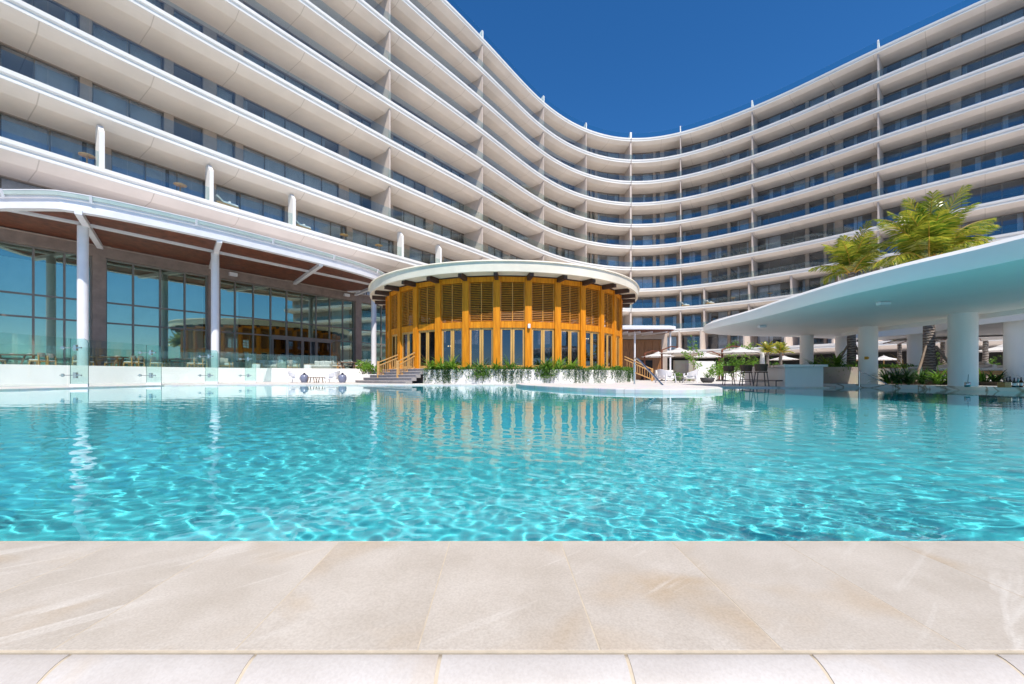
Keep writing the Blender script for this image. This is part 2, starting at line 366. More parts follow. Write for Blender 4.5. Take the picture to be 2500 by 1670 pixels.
# near ledge of limestone tiles with a bullnose edge
def limestone(name, base, dark, vein, veins=1.0, grain=.5):
    m, n, b, out = _m(name); N = n.nodes; L = n.links
    tc = N.new('ShaderNodeTexCoord'); gi = N.new('ShaderNodeNewGeometry')
    off = N.new('ShaderNodeVectorMath'); off.operation = 'MULTIPLY_ADD'; off.inputs[1].default_value = (1, 1, 1)
    cmb = N.new('ShaderNodeCombineXYZ'); mu = N.new('ShaderNodeMath'); mu.operation = 'MULTIPLY'; mu.inputs[1].default_value = 9
    L.new(gi.outputs['Random Per Island'], mu.inputs[0]); L.new(mu.outputs[0], cmb.inputs[2])
    L.new(tc.outputs['Object'], off.inputs[0]); L.new(cmb.outputs[0], off.inputs[2])
    def noise(scale, detail, rough=.6, dist=0, vec=None):
        z = N.new('ShaderNodeTexNoise'); z.inputs['Scale'].default_value = scale; z.inputs['Detail'].default_value = detail; z.inputs['Roughness'].default_value = rough; z.inputs['Distortion'].default_value = dist
        L.new((vec.outputs['Object'] if vec is tc else (vec or off).outputs[0]), z.inputs['Vector']); return z
    def ramp(src, p0, c0, p1, c1):
        r = N.new('ShaderNodeValToRGB'); r.color_ramp.elements[0].position = p0; r.color_ramp.elements[1].position = p1
        r.color_ramp.elements[0].color = (*c0, 1); r.color_ramp.elements[1].color = (*c1, 1); L.new(src, r.inputs[0]); return r
    def mix(a, bb, fac, mode='MIX'):
        x = N.new('ShaderNodeMix'); x.data_type = 'RGBA'; x.blend_type = mode
        if isinstance(fac, float): x.inputs[0].default_value = fac
        else: L.new(fac, x.inputs[0])
        L.new(a, x.inputs[6])
        if isinstance(bb, tuple): x.inputs[7].default_value = (*bb, 1)
        else: L.new(bb, x.inputs[7])
        return x.outputs[2]
    c = ramp(noise(5, 6).outputs[0], .35, dark, .65, base).outputs[0]
    # warm stains
    st = ramp(noise(3.3, 4, .5, .4).outputs[0], .56, (0, 0, 0), .75, (.55, .55, .55)).outputs[0]
    c = mix(c, (.46, .33, .19), st)
    # pale drawn-out veins running across the slabs
    m0 = N.new('ShaderNodeMapping'); m0.inputs['Rotation'].default_value = (0, 0, R(-40)); L.new(tc.outputs['Object'], m0.inputs[0])
    mp = N.new('ShaderNodeMapping'); mp.inputs['Scale'].default_value = (1.3, 11, 1); L.new(m0.outputs[0], mp.inputs[0])
    vn = ramp(noise(1.6, 5, .55, .7, mp).outputs[0], .58, (0, 0, 0), .70, (veins, veins, veins)).outputs[0]
    pa = ramp(noise(.9, 2, .5, 0, tc).outputs[0], .42, (.15, .15, .15), .60, (1, 1, 1)).outputs[0]
    vm = N.new('ShaderNodeMath'); vm.operation = 'MULTIPLY'; L.new(vn, vm.inputs[0]); L.new(pa, vm.inputs[1])
    c = mix(c, vein, vm.outputs[0])
    # fine grain and pits
    gr = ramp(noise(190, 3).outputs[0], .30, (.66, .63, .60), .62, (1, 1, 1)).outputs[0]
    c = mix(c, gr, grain, 'MULTIPLY')
    pit = N.new('ShaderNodeTexVoronoi'); pit.inputs['Scale'].default_value = 70; L.new(off.outputs[0], pit.inputs['Vector'])
    pr = ramp(pit.outputs['Distance'], .04, (.62, .56, .50), .10, (1, 1, 1)).outputs[0]
    pm = ramp(noise(14, 2).outputs[0], .56, (0, 0, 0), .66, (.8, .8, .8)).outputs[0]
    c2 = mix(c, pr, 1.0, 'MULTIPLY'); c = mix(c, c2, pm)
    L.new(c, b.inputs['Base Color']); b.inputs['Roughness'].default_value = .42
    bp = N.new('ShaderNodeBump'); bp.inputs['Strength'].default_value = .12; bp.inputs['Distance'].default_value = .003
    L.new(noise(180, 4).outputs[0], bp.inputs['Height']); L.new(bp.outputs[0], b.inputs['Normal'])
    return m
M['ledge'] = limestone('ledge_limestone', (.56, .50, .43), (.475, .415, .345), (.66, .61, .545))
M['bullnose'] = limestone('bullnose_limestone', (.54, .50, .465), (.47, .425, .385), (.60, .57, .535), .5, .28)
M['grout'] = mat('cream_grout', (.56, .47, .35), .9, .1, 30)
LZ = .006; TW = .3296
b = MB()
x0 = .159 - 56 * TW
for i in range(112):
    a = x0 + i * TW + .0011; e = a + TW - .0022
    if e < -17.5 or a > 18: continue
    pr = [(.731, LZ - .03), (.731, LZ), (1.207, LZ), (1.236, LZ - .016), (1.236, LZ - .08)]
    vs = [(xx - .03 * (y - .73), y, z) for xx in (a, e) for (y, z) in pr]; k = 5
    b.add(vs, [tuple(range(5)), tuple(range(5, 10))[::-1]] + [(j, 5 + j, 5 + (j + 1) % 5, (j + 1) % 5) for j in range(5)])
led = b.build('pool_ledge', M['ledge'], kind='structure', bevel=.0012)
b = MB(); b.box((0, .970, LZ - .04), (36, .49, .0786)); b.box((0, .60, LZ - .25), (36, .24, .44))
b.build('ledge_grout', M['grout'], kind='structure')
b = MB(); x0 = -.127 - 55 * .3296
arc = [(.7235, LZ - .03)] + [(.7235 - .098 * math.sin(t * math.pi / 2 / 12) , LZ - .002 - .098 * (1 - math.cos(t * math.pi / 2 / 12))) for t in range(13)] + [(.6255, LZ - .4), (.66, LZ - .4)]
arc = arc[:-2] + [(.6255, LZ - .35), (.70, LZ - .35)]
for i in range(112):
    a = x0 + i * TW + .0032; e = a + TW - .0064
    n_ = len(arc); vs = [(xx, y, z) for xx in (a, e) for (y, z) in arc]
    b.add(vs, [(j, n_ + j, n_ + (j + 1) % n_, (j + 1) % n_) for j in range(n_)], True)
    b.add(vs[:n_], [tuple(range(n_))]); b.add(vs[n_:], [tuple(range(n_))[::-1]])
b.build('ledge_bullnose', M['bullnose'], kind='structure', bevel=.0015)
b = MB(); g2 = [(.7235 + .0, LZ - .03)] + [(.7235 - .0962 * math.sin(t * math.pi / 24), LZ - .0035 - .0962 * (1 - math.cos(t * math.pi / 24))) for t in range(13)]
b.add([(x_, y, z) for x_ in (-17.8, 17.8) for (y, z) in g2], [(j, 14 + j, 15 + j, j + 1) for j in range(13)], True); b.build('ledge_grout', M['grout'], kind='structure')

# ------------------------------------------------------------------ hotel tower: one curve, eleven slabs
FL = 4.2; SC = FL / 3.4
meas = [(0, 18.1), (230, 20.65), (480, 24.2), (700, 28.4), (940, 34.95), (1083, 40.3), (1186, 45.5), (1332, 56.1), (1435, 62.0), (1541, 64.4), (1663, 62.7), (1835, 56.8), (1990, 51.3), (2100, 47.7), (2380, 40.95), (2500, 38.6)]
pts = [(PX(p, z) * SC, z * SC) for p, z in meas]
d0 = (pts[0][0] - pts[1][0], pts[0][1] - pts[1][1])
pts = [(pts[0][0] + d0[0] * 5, pts[0][1] + d0[1] * 5 - 1), (pts[0][0] + d0[0] * 2.5, pts[0][1] + d0[1] * 2.5)] + pts
d1 = (pts[-1][0] - pts[-3][0], pts[-1][1] - pts[-3][1])
pts += [(pts[-1][0] + d1[0] * .8, pts[-1][1] + d1[1] * .8), (pts[-1][0] + d1[0] * 2.2, pts[-1][1] + d1[1] * 2.2)]
def catmull(P, step):
    out = []
    for i in range(len(P) - 1):
        p0 = P[max(0, i - 1)]; p1 = P[i]; p2 = P[i + 1]; p3 = P[min(len(P) - 1, i + 2)]
        n = max(2, int(math.dist(p1, p2) / step))
        for k in range(n):
            t = k / n
            out.append(tuple(.5 * (2 * p1[c] + (p2[c] - p0[c]) * t + (2 * p0[c] - 5 * p1[c] + 4 * p2[c] - p3[c]) * t * t + (3 * p1[c] - p0[c] - 3 * p2[c] + p3[c]) * t ** 3) for c in (0, 1)))
    out.append(P[-1]); return out
dense = catmull(pts, .2)
def resample(P, step):
    out = [P[0]]; acc = 0
    for a, c in zip(P, P[1:]):
        L = math.dist(a, c); s = step - acc
        while s <= L:
            t = s / L; out.append((a[0] + (c[0] - a[0]) * t, a[1] + (c[1] - a[1]) * t)); s += step
        acc = L - (s - step)
    return out
dense = resample(dense, .6)
for _ in range(60):
    dense = [dense[0]] + [tuple(.25 * dense[i - 1][c] + .5 * dense[i][c] + .25 * dense[i + 1][c] for c in (0, 1)) for i in range(1, len(dense) - 1)] + [dense[-1]]
def with_normals(P):
    out = []
    for i, p in enumerate(P):
        a = P[max(0, i - 1)]; c = P[min(len(P) - 1, i + 1)]
        d = Vector((c[0] - a[0], c[1] - a[1])).normalized()
        out.append((p[0], p[1], d.y, -d.x))          # outward = towards the pool
    return out
FRONT = with_normals(dense)
def offset(path, o): return [(x + nx * o, y + ny * o, nx, ny) for x, y, nx, ny in path]
def s_at(path, px):
    """curve parameter (index, fractional) where the curve passes a photo column"""
    t = (px - 1250) / FPX
    for i in range(len(path) - 1):
        a = path[i]; c = path[i + 1]
        fa = a[0] - t * a[1]; fc = c[0] - t * c[1]
        if a[1] > .5 and c[1] > .5 and fa <= 0 <= fc: return i + (-fa) / (fc - fa + 1e-9)
    return 0.0 if t < 0 else len(path) - 1.001
def pt(path, s):
    i = max(0, min(len(path) - 2, int(s))); t = s - i
    return tuple(path[i][c] + (path[i + 1][c] - path[i][c]) * t for c in range(4))
def sub(path, s0, s1):
    out = [pt(path, s0)]; i = int(s0) + 1
    while i < s1: 
        if i - s0 > .05 and s1 - i > .05: out.append(path[i])
        i += 1
    out.append(pt(path, s1)); return out
HOTEL = thing('hotel_building', 'white curved hotel tower with nine tiers of sweeping balconies', 'hotel', (FRONT[len(FRONT)//2][0], FRONT[len(FRONT)//2][1], DECK))
bpy.context.view_layer.update()
HINV = Matrix.Translation(-Vector(HOTEL.location))
def hb(mb, name, mt, parent=HOTEL, **kw):
    o = mb.build(name, mt, parent, **kw)
    o.matrix_parent_inverse = Matrix.Translation(-Vector(HOTEL.location)) if parent is HOTEL else Matrix.Identity(4)
    return o
REC = 3.5
WALL = offset(FRONT, -REC)
def htop(n):
    if n == 3: return EYE + 12.9 + .33
    if n == 2: return EYE + 8.7 + .33
    if n == 1: return EYE + 4.75
    return EYE + FL * n + .31
def profile(T):
    return [(0, T), (0, T - .25), (-.02, T - .28), (-.10, T - .33), (-.10, T - .45), (-.05, T - .49), (-.05, T - .62), (-.10, T - .64), (-.35, T - .80), (-.68, T - .97), (-.85, T - 1.05), (-11, T - 1.05), (-11, T)]
def soffit_mat():
    m = M['beige'].copy(); m.name = 'jointed_soffit_render'; n = m.node_tree; N = n.nodes; L = n.links; b = N['Principled BSDF']
    src = b.inputs['Base Color'].links[0].from_socket
    a = N.new('ShaderNodeAttribute'); a.attribute_name = 'arc'
    w1 = N.new('ShaderNodeMath'); w1.operation = 'MODULO'; w1.inputs[1].default_value = 5.2; L.new(a.outputs['Fac'], w1.inputs[0])
    w2 = N.new('ShaderNodeMath'); w2.operation = 'LESS_THAN'; w2.inputs[1].default_value = .055; L.new(w1.outputs[0], w2.inputs[0])
    x = N.new('ShaderNodeMix'); x.data_type = 'RGBA'; L.new(w2.outputs[0], x.inputs[0]); L.new(src, x.inputs[6]); x.inputs[7].default_value = (.58, .50, .44, 1)
    L.new(x.outputs[2], b.inputs['Base Color']); return m
M['soffit'] = soffit_mat()
SEAM = s_at(FRONT, 1541)
S2 = s_at(FRONT, 1130)
beigewhite = M['white']
def slab_mat():
    """white render; the hanging apron and the soffit carry a beige coat"""
    m, n, b, out = _m('balcony_render'); return m
for n in range(1, 12):
    T = htop(n); s0 = 0 if n >= 3 else S2; o = 0
    path = sub(FRONT, s0, len(FRONT) - 1.01)
    if n == 1: path = offset(path, 3.0)
    pr = profile(T)
    mb = MB(); mb.sweep(path, pr[:8], closed=False)
    # close the strip at the back so that it is a solid lip
    mb = MB(); lip = pr[:8] + [(-.5, T - .64), (-.5, T)]
    mb.sweep(path, lip, True)
    hb(mb, 'balcony_edge', M['white'])
    mb = MB(); mb.sweep(path, [(-.5, T - .004), (-.5, T - .63), (-.10, T - .643)] + pr[8:11] + [(-11, T - 1.05), (-11, T - .004)], True)
    so_b = hb(mb, 'balcony_slab', M['soffit']); at_ = so_b.data.attributes.new('arc', 'FLOAT', 'POINT')
    av = [(i_ // 8) * .6 if i_ < len(path) * 8 else 0.0 for i_ in range(len(mb.v))]
    at_.data.foreach_set('value', av)
# expansion joint cut in every slab edge
for n in range(2, 12):
    T = htop(n); x, y, nx, ny = pt(FRONT, SEAM); tx, ty = ny, -nx
    mb = MB(); pr = profile(T)[:11]
    for (o1, z1), (o2, z2) in zip(pr, pr[1:]):
        mb.bar((x + nx * (o1 + .004), y + ny * (o1 + .004), z1), (x + nx * (o2 + .004), y + ny * (o2 + .004), z2), .09, .02, up=(nx, ny, .01))
    hb(mb, 'expansion_joint', M['darksoffit'])
# glass balustrades
for n in range(2, 12):
    T = htop(n); L = len(FRONT) - 1.01
    mb = MB(); s = 0.3 if n >= 3 else S2
    step = 1.75 / .6
    while s < L - 1:
        e = min(s + step - .03, L)
        mb.sweep(sub(offset(FRONT, -.16), s, e), [(0, T - .05), (0, T + 1.04), (-.016, T + 1.04), (-.016, T - .05)], True)
        s += step
    hb(mb, 'glass_balustrade', M['rail'])
# fins between the balconies
UP = [955, 1181, 1330, 1433, 1541, 1661, 1835, 2143]
LOW = [250, 518, 720, 985, 1078, 1181, 1255, 1330, 1433, 1541, 1661, 1718, 1827, 1930, 2047, 2150, 2290]
for n in range(1, 12):
    T = htop(n)
    for px in (LOW if n in (1, 2, 3) else UP):
        if n < 3 and px < 1150: continue
        s = s_at(FRONT, px); x, y, nx, ny = pt(FRONT, s); tx, ty = -ny, nx
        if n == 1: x += nx * 3; y += ny * 3
        H = (htop(n + 1) - 1.04 if n < 11 else T + 1.25)
        mb = MB(); w2 = .17 if px == 1541 else (.12 if n <= 3 else .085)
        if n == 11: pf_ = [(-.12, T - .02), (-.12, H - .12), (-.22, H), (-.42, H - .05), (-1.3, T + .5), (-2.2, T - .02)]
        elif n == 3 and px < 1100: pf_ = [(-.10, T - .02), (-.10, H - .50), (-.50, H + .02), (-.95, H + .02), (-.95, T - .02)]; w2 = .13
        else: pf_ = [(-.22, T - .02), (-.22, H + .30), (-.45, H + .22), (-.8, H + .03), (-REC - .1 - (3 if n == 1 else 0), H + .02), (-REC - .1 - (3 if n == 1 else 0), T - .02)]
        k = len(pf_)
        vs = [(x + nx * o + tx * sg * w2, y + ny * o + ty * sg * w2, z) for sg in (-1, 1) for (o, z) in pf_]
        mb.add(vs, [tuple(range(k)), tuple(range(k, 2 * k))[::-1]] + [(j, k + j, k + (j + 1) % k, (j + 1) % k) for j in range(k)])
        hb(mb, 'divider_fin', M['white'] if (n == 11 or (n == 3 and px < 1100)) else M['finrender'])
# walls with window openings
mid = [(960, 1040), (1058, 1145), (1192, 1228), (1246, 1318), (1340, 1362), (1371, 1408), (1437, 1441), (1445, 1452), (1459, 1512), (1545, 1594), (1601, 1611), (1622, 1652),
       (1666, 1712), (1728, 1776), (1783, 1828), (1848, 1966), (1975, 2011), (2018, 2038), (2058, 2128), (2150, 2251), (2262, 2320), (2347, 2500), (2530, 2640)]
WIN_UP = [(-420, -230), (-190, -60), (-40, 195), (225, 401), (424, 496), (529, 575), (594, 828), (852, 918)] + mid
WIN_LOW = [(-330, -60), (-5, 236), (272, 503), (528, 696), (727, 847), (861, 962), (1000, 1066), (1084, 1150)] + mid[2:]
cands = []
for n in range(1, 11):
    T = htop(n); Hs = htop(n + 1) - 1.05
    wall = WALL if n != 1 else WALL
    wins = WIN_LOW if n in (1, 2, 3) else WIN_UP
    s_start = 0.0 if n >= 2 else S2
    edges = []
    for a, c in wins:
        if n < 2 and a < 1180: continue
        sa, sc_ = s_at(wall, a), s_at(wall, c)
        if sc_ - sa < .25: continue
        edges.append((sa, sc_, a, c))
    mb = MB(); brk = [s_start]; solid = []
    for sa, se, a, c in edges:
        if sa - brk[-1] < .05: sa = brk[-1] + .05
        solid.append((brk[-1], sa, True)); solid.append((sa, se, False)); brk.append(se)
    solid.append((brk[-1], len(wall) - 1.02, True))
    zs = [T - .02, T + .03, Hs - .03, Hs + .03]; cols = []; kinds = []
    for a_, c_, isw in solid:
        seg = sub(wall, a_, c_)
        for q in (seg if not cols else seg[1:]): cols.append(q)
        kinds += [isw] * (len(seg) - 1)
    vs = [(q[0], q[1], z) for q in cols for z in zs]; fs = []
    for i_, isw in enumerate(kinds):
        for r_ in ((0, 1, 2) if isw else (0, 2)):
            fs.append((i_ * 4 + r_, (i_ + 1) * 4 + r_, (i_ + 1) * 4 + r_ + 1, i_ * 4 + r_ + 1))
    mb.add(vs, fs)
    wl = hb(mb, 'wall', M['taupe']); so = wl.modifiers.new('thickness', 'SOLIDIFY'); so.thickness = .32; so.offset = -1 if wl.data.polygons[0].normal.dot(Vector((pt(wall, 1)[2], pt(wall, 1)[3], 0))) > 0 else 1
    for sa, se, a, c in edges:
        mx_, my_, _, _ = pt(wall, (sa + se) / 2)
        y1 = 918 - FPX * (Hs - EYE) / my_; y0 = 918 - FPX * (T - EYE) / my_
        vis = max(0, min(2500, c) - max(0, a)) * max(0, min(y0, 1000) - max(0, y1)) * (0.2 if n == 1 else 1)
        cands.append((vis, n, sa, se, a, c))
cands.sort(key=lambda t: -t[0])
rw = random.Random(5)
rest = {'pane': MB(), 'frame': MB(), 'curtain': MB()}
def window_parts(n, sa, se, px, P, F, C):
    T = htop(n); Hs = htop(n + 1) - 1.05
    path = sub(WALL, sa, se)
    P.sweep(offset(path, -.20), [(0, T + .06), (0, Hs - .06), (-.02, Hs - .06), (-.02, T + .06)], True)
    F.sweep(offset(path, -.15), [(0, T - .01), (0, T + .08), (-.10, T + .08), (-.10, T - .01)], True)
    F.sweep(offset(path, -.15), [(0, Hs - .10), (0, Hs + .02), (-.10, Hs + .02), (-.10, Hs - .10)], True)
    Lm = (se - sa) * .6; k = max(1, round(Lm / 1.9)); 
    for i in range(k + 1):
        s = sa + (se - sa) * i / k
        x, y, nx, ny = pt(WALL, min(max(s, sa + .06), se - .06))
        F.box((x - nx * .19, y - ny * .19, (T + Hs) / 2), (.10, .07, Hs - T - .1), math.atan2(nx, -ny) * -1 if False else math.atan2(ny, nx))
    left = px < 1250
    prob = .80 if left else (.5 if n <= 3 or px < 1560 else .12)
    for i in range(k):
        if rw.random() > prob: 
            if rw.random() < .5: continue
            f0, f1 = (0, .3) if rw.random() < .5 else (.7, 1)
        else: f0, f1 = 0, 1
        a = sa + (se - sa) * (i + f0) / k; c = sa + (se - sa) * (i + f1) / k
        m = max(4, int((c - a) * .6 / .13)); pth = []
        for j in range(m + 1):
            x, y, nx, ny = pt(WALL, a + (c - a) * j / m); o = -.5 + (.085 if j % 2 else -.085) + rw.uniform(-.03, .03)
            pth.append((x + nx * o, y + ny * o, nx, ny))
        C.sweep(pth, [(0, T + .02), (0, Hs - .02)], False, smooth=True)
for i, (vis, n, sa, se, a, c) in enumerate(cands):
    if i < 100 and vis > 0:
        P, F, C = MB(), MB(), MB(); window_parts(n, sa, se, a, P, F, C)
        wobj = hb(P, 'window', M['pane'])
        f = hb(F, 'frame', M['frame'], wobj)
        if C.f: hb(C, 'curtain', M['curtain'], wobj)
    else:
        window_parts(n, sa, se, a, rest['pane'], rest['frame'], rest['curtain'])
o = hb(rest['pane'], 'window', M['pane'], kind='stuff')
hb(rest['frame'], 'frame', M['frame'], o); hb(rest['curtain'], 'curtain', M['curtain'], o)
# dark rooms behind and party walls
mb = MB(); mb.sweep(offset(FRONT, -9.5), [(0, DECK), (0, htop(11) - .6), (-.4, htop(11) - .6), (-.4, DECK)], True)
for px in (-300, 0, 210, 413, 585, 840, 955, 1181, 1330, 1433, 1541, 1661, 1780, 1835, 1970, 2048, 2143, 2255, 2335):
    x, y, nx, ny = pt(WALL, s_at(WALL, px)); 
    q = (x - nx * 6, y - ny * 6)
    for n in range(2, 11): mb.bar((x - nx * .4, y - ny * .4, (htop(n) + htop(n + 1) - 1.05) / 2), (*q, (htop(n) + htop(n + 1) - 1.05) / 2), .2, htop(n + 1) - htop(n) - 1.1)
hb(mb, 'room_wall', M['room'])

# ------------------------------------------------------------------ restaurant with its canopy, at the left
WH, SH = 8.3, 9.1                              # window head and canopy soffit above the eye
def rp(px):                                    # point of the restaurant front seen at a photo column
    z = FPX * WH / (331.4 - .1715 * px); return Vector((PX(px, z), z))
RD = Vector((.5673, .8235)); RN = Vector((.8235, -.5673))   # along the front, outward
RO = rp(0)
REST = thing('restaurant_building', 'tall glazed restaurant wing with brown plaster front and dark wood canopy', 'restaurant', (RO.x, RO.y, TERR))
RINV = Matrix.Translation(-Vector(REST.location))
def rb(mb, name, mt, parent=REST, **kw):
    o = mb.build(name, mt, parent, **kw)
    if parent is REST: o.matrix_parent_inverse = RINV
    return o
def ru(px): return (rp(px) - RO).dot(RD)       # distance along the front
def rpt(u, o=0.0): p = RO + RD * u + RN * o; return (p.x, p.y)
RZ = math.atan2(RD.y, RD.x)
def rbox(mb, u0, u1, o0, o1, z0, z1):
    a = rpt((u0 + u1) / 2, (o0 + o1) / 2); mb.box((a[0], a[1], (z0 + z1) / 2), (abs(u1 - u0), abs(o1 - o0), z1 - z0), RZ)
secs = [(-330, 0 - 22, [-200, -100]), (-8, 225, [82, 158]), (257, 507, [326, 392, 452]), (536, 866, [575, 619.6, 662, 701, 738, 773, 806, 838]), (880, 985, [910, 932, 958])]
ZT, ZH = TERR, EYE + WH
mb = MB(); U0, U1 = ru(-430), ru(1010)
# front wall: piers and head beam as one welded sheet
br = [U0]; sol = []
for a, c, _ in secs: sol.append((br[-1], ru(a), True)); sol.append((ru(a), ru(c), False)); br.append(ru(c))
sol.append((br[-1], U1, True)); zs = [ZT, ZT + .02, ZH, EYE + SH + .6]
cols = [sol[0][0]] + [q[1] for q in sol]
vs = [(*rpt(u, .0), z) for u in cols for z in zs]; fs = []
for i, q in enumerate(sol):
    for r_ in ((0, 1, 2) if q[2] else (0, 2)): fs.append((i * 4 + r_, (i + 1) * 4 + r_, (i + 1) * 4 + r_ + 1, i * 4 + r_ + 1))
mb.add(vs, fs)
wl = rb(mb, 'wall', M['brownwall']); so = wl.modifiers.new('thickness', 'SOLIDIFY'); so.thickness = .45; so.offset = 0
for a, c, mul in secs:
    P, F, C = MB(), MB(), MB(); ua, uc = ru(a), ru(c)
    rbox(P, ua, uc, -.15, -.13, ZT + .05, ZH - .03)
    us_ = [ua + .05] + [ru(m_) for m_ in mul] + [uc - .05]
    for u in us_: rbox(F, u - .05, u + .05, -.22, -.04, ZT, ZH)
    for z in (ZT + .06, EYE + 3.76, EYE + 5.2, ZH - .06): rbox(F, ua, uc, -.21, -.05, z - .055, z + .055)
    po = rb(P, 'window', M['pane_big']); rb(F, 'frame', M['frame'], po)
    # tall sheer curtains behind the glass, open where the doors are
    lo, hi = ua + .1, uc - .1
    runs = [(lo, hi)] if c < 520 or a > 870 else [(lo, ru(592)), (ru(822), hi)]
    for r0, r1 in runs:
        k = int((r1 - r0) / .11); pth = []
        for j in range(k + 1):
            u = r0 + (r1 - r0) * j / k; q = rpt(u, -.75 + (.07 if j % 2 else -.07) + rw.uniform(-.03, .03)); pth.append((q[0], q[1], 0, 0))
        C.sweep(pth, [(0, ZT + .02), (0, ZH - .8)], False, smooth=True)
    rb(C, 'curtain', M['curtain_light'], po)
# sliding entrance doors
D, DF = MB(), MB(); ud = [ru(664), ru(701), ru(738), ru(772), ru(808)]
DZ = EYE + 3.55
for i in range(4):
    rbox(D, ud[i] + .1, ud[i + 1] - .1, -.02 if i in (0, 3) else .03, .0 if i in (0, 3) else .05, ZT + .05, DZ - .1)
    for u in (ud[i] + .06, ud[i + 1] - .06): rbox(DF, u - .06, u + .06, -.04, .07, ZT, DZ)
rbox(DF, ud[0] - .12, ud[4] + .12, -.06, .12, DZ - .1, DZ + .28); rbox(DF, ud[0] - .1, ud[4] + .1, -.04, .07, ZT, ZT + .12)
do = rb(D, 'door', M['pane_dark'], label='sliding glass entrance doors'); rb(DF, 'frame', M['frame'], do)
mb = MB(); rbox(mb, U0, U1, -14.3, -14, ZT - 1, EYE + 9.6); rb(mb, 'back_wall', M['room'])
mb = MB(); rbox(mb, U0, U1, -14, -.3, EYE + SH - .1, EYE + SH + .5); rb(mb, 'ceiling', M['taupe'])
mb = MB()
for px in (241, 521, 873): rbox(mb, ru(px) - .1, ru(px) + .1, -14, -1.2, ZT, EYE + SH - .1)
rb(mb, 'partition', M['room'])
M['guttergreen'] = mat('pale_green_gutter', (.60, .70, .66), .25, .05, 2)
# canopy
CF = [(-40, 21.8), (-30, 21.8), (-25.2, 21.8), (-24.3, 22.0), (-23.4, 22.55), (-22.2, 23.6), (-19.8, 26.3), (-17.4, 29.5), (-15.3, 32.6), (-13.8, 35.2), (-12.85, 37.4), (-12.5, 39.2), (-12.6, 40.5), (-13.1, 41.7), (-14.1, 42.8), (-15.6, 43.5), (-17.6, 43.9)]
CFs = catmull(CF, .5); CP = with_normals(CFs)
SZ = EYE + SH
wallside = [rpt(ru(840), .05), rpt(U0, .05)]
mb = MB(); mb.prism([(x - nx * .4, y - ny * .4) for x, y, nx, ny in CP] + wallside, SZ + .02, SZ + .12); rb(mb, 'canopy_soffit', M['darksoffit'])
mb = MB(); mb.prism([(x - nx * .3, y - ny * .3) for x, y, nx, ny in CP] + wallside, SZ + .125, SZ + .5); rb(mb, 'canopy_roof', M['whitemetal'])
mb = MB(); mb.sweep(CP, [(0, SZ - .08), (0, SZ + .26), (-.16, SZ + .30), (-.16, SZ + .52), (-.06, SZ + .56), (-.06, SZ + .66), (-.42, SZ + .66), (-.42, SZ - .08)], True); rb(mb, 'canopy_fascia', M['whitemetal'])
mb = MB(); mb.sweep(offset(CP, .04), [(0, SZ + .665), (.07, SZ + .84), (-.25, SZ + .84), (-.25, SZ + .665)], True); rb(mb, 'glass_gutter', M['guttergreen'])
mb = MB(); mb.sweep(offset(CP, .12), [(-.06, SZ + .845), (0, SZ + .845), (0, SZ + .89), (-.06, SZ + .89)], True); rb(mb, 'gutter_rail', M['whitemetal'])
mb = MB()
for i in range(6, len(CP) - 4, 9):
    x, y, nx, ny = CP[i]; mb.bar((x + nx * .02, y + ny * .02, SZ + .5), (x + nx * .16, y + ny * .16, SZ + .90), .12, .06)
rb(mb, 'gutter_bracket', M['whitemetal'])
cols_ = [(-25.5, 24.1), (-21.6, 29.5), (-13.75, 40.35)]
def beam2(mb, p, q, wd, ht, z): mb.bar((*p, z), (*q, z), wd, ht)
for (p, q) in (((-23.75, 22.2), tuple(rp(246))), ((-19.4, 26.9), tuple(rp(515))), ((-15.4, 32.7), tuple(rp(718))), ((-12.8, 39.7), tuple(rp(866)))):
    mb = MB(); beam2(mb, p, q, .30, .26, SZ - .12); rb(mb, 'canopy_beam', M['whitemetal'])
mb = MB(); pth = [(-33.5, 15.2)] + cols_[:1] + [cols_[1], (-17.5, 35.1), cols_[2]]
for p, q in zip(pth, pth[1:]): beam2(mb, p, q, .16, .16, SZ - .02)
for p, q in zip(pth, pth[1:]): beam2(mb, (p[0] - .22, p[1] + .16), (q[0] - .22, q[1] + .16), .10, .10, SZ - .04)
rb(mb, 'canopy_rail', M['whitemetal'])
for x, y in cols_:
    mb = MB(); mb.tube([(x, y, TERR - .1), (x, y, SZ - .22)], .25, 24); rb(mb, 'canopy_column', M['whitemetal'])
for px, uo in ((565, 0), (842, 0)):
    mb = MB(); u = ru(px); rbox(mb, u - .3, u + .3, 0.23, .5, EYE + SH - .52, EYE + SH - .22); o = rb(mb, 'wall_light', M['whitemetal'], bevel=.03)

# ------------------------------------------------------------------ terrace, its wall and guard
TW_ = [(-36.0, 2.0), (-26.1, 20.7), (-23.4, 26.8), (-19.5, 30.4), (-15.0, 33.0), (-12.4, 33.6), (-11.9, 34.6)]
TWs = catmull(TW_, .5)
terr_poly = TWs + [(-9.6, 36.0), (-11.0, 42.0), (-13.0, 54.0), rpt(U0 + 40, -.2)] + [rpt(ru(700), -.2), rpt(U0, -14), (-70, 2)]
b = MB(); b.prism(TWs + [(-9.0, 36.2), (-11, 46), (-18, 60), (-30, 60), (-75, 20), (-75, 2)], DECK + .02, TERR); b.build('terrace', M['deck'], kind='structure')
WP = with_normals(TWs)
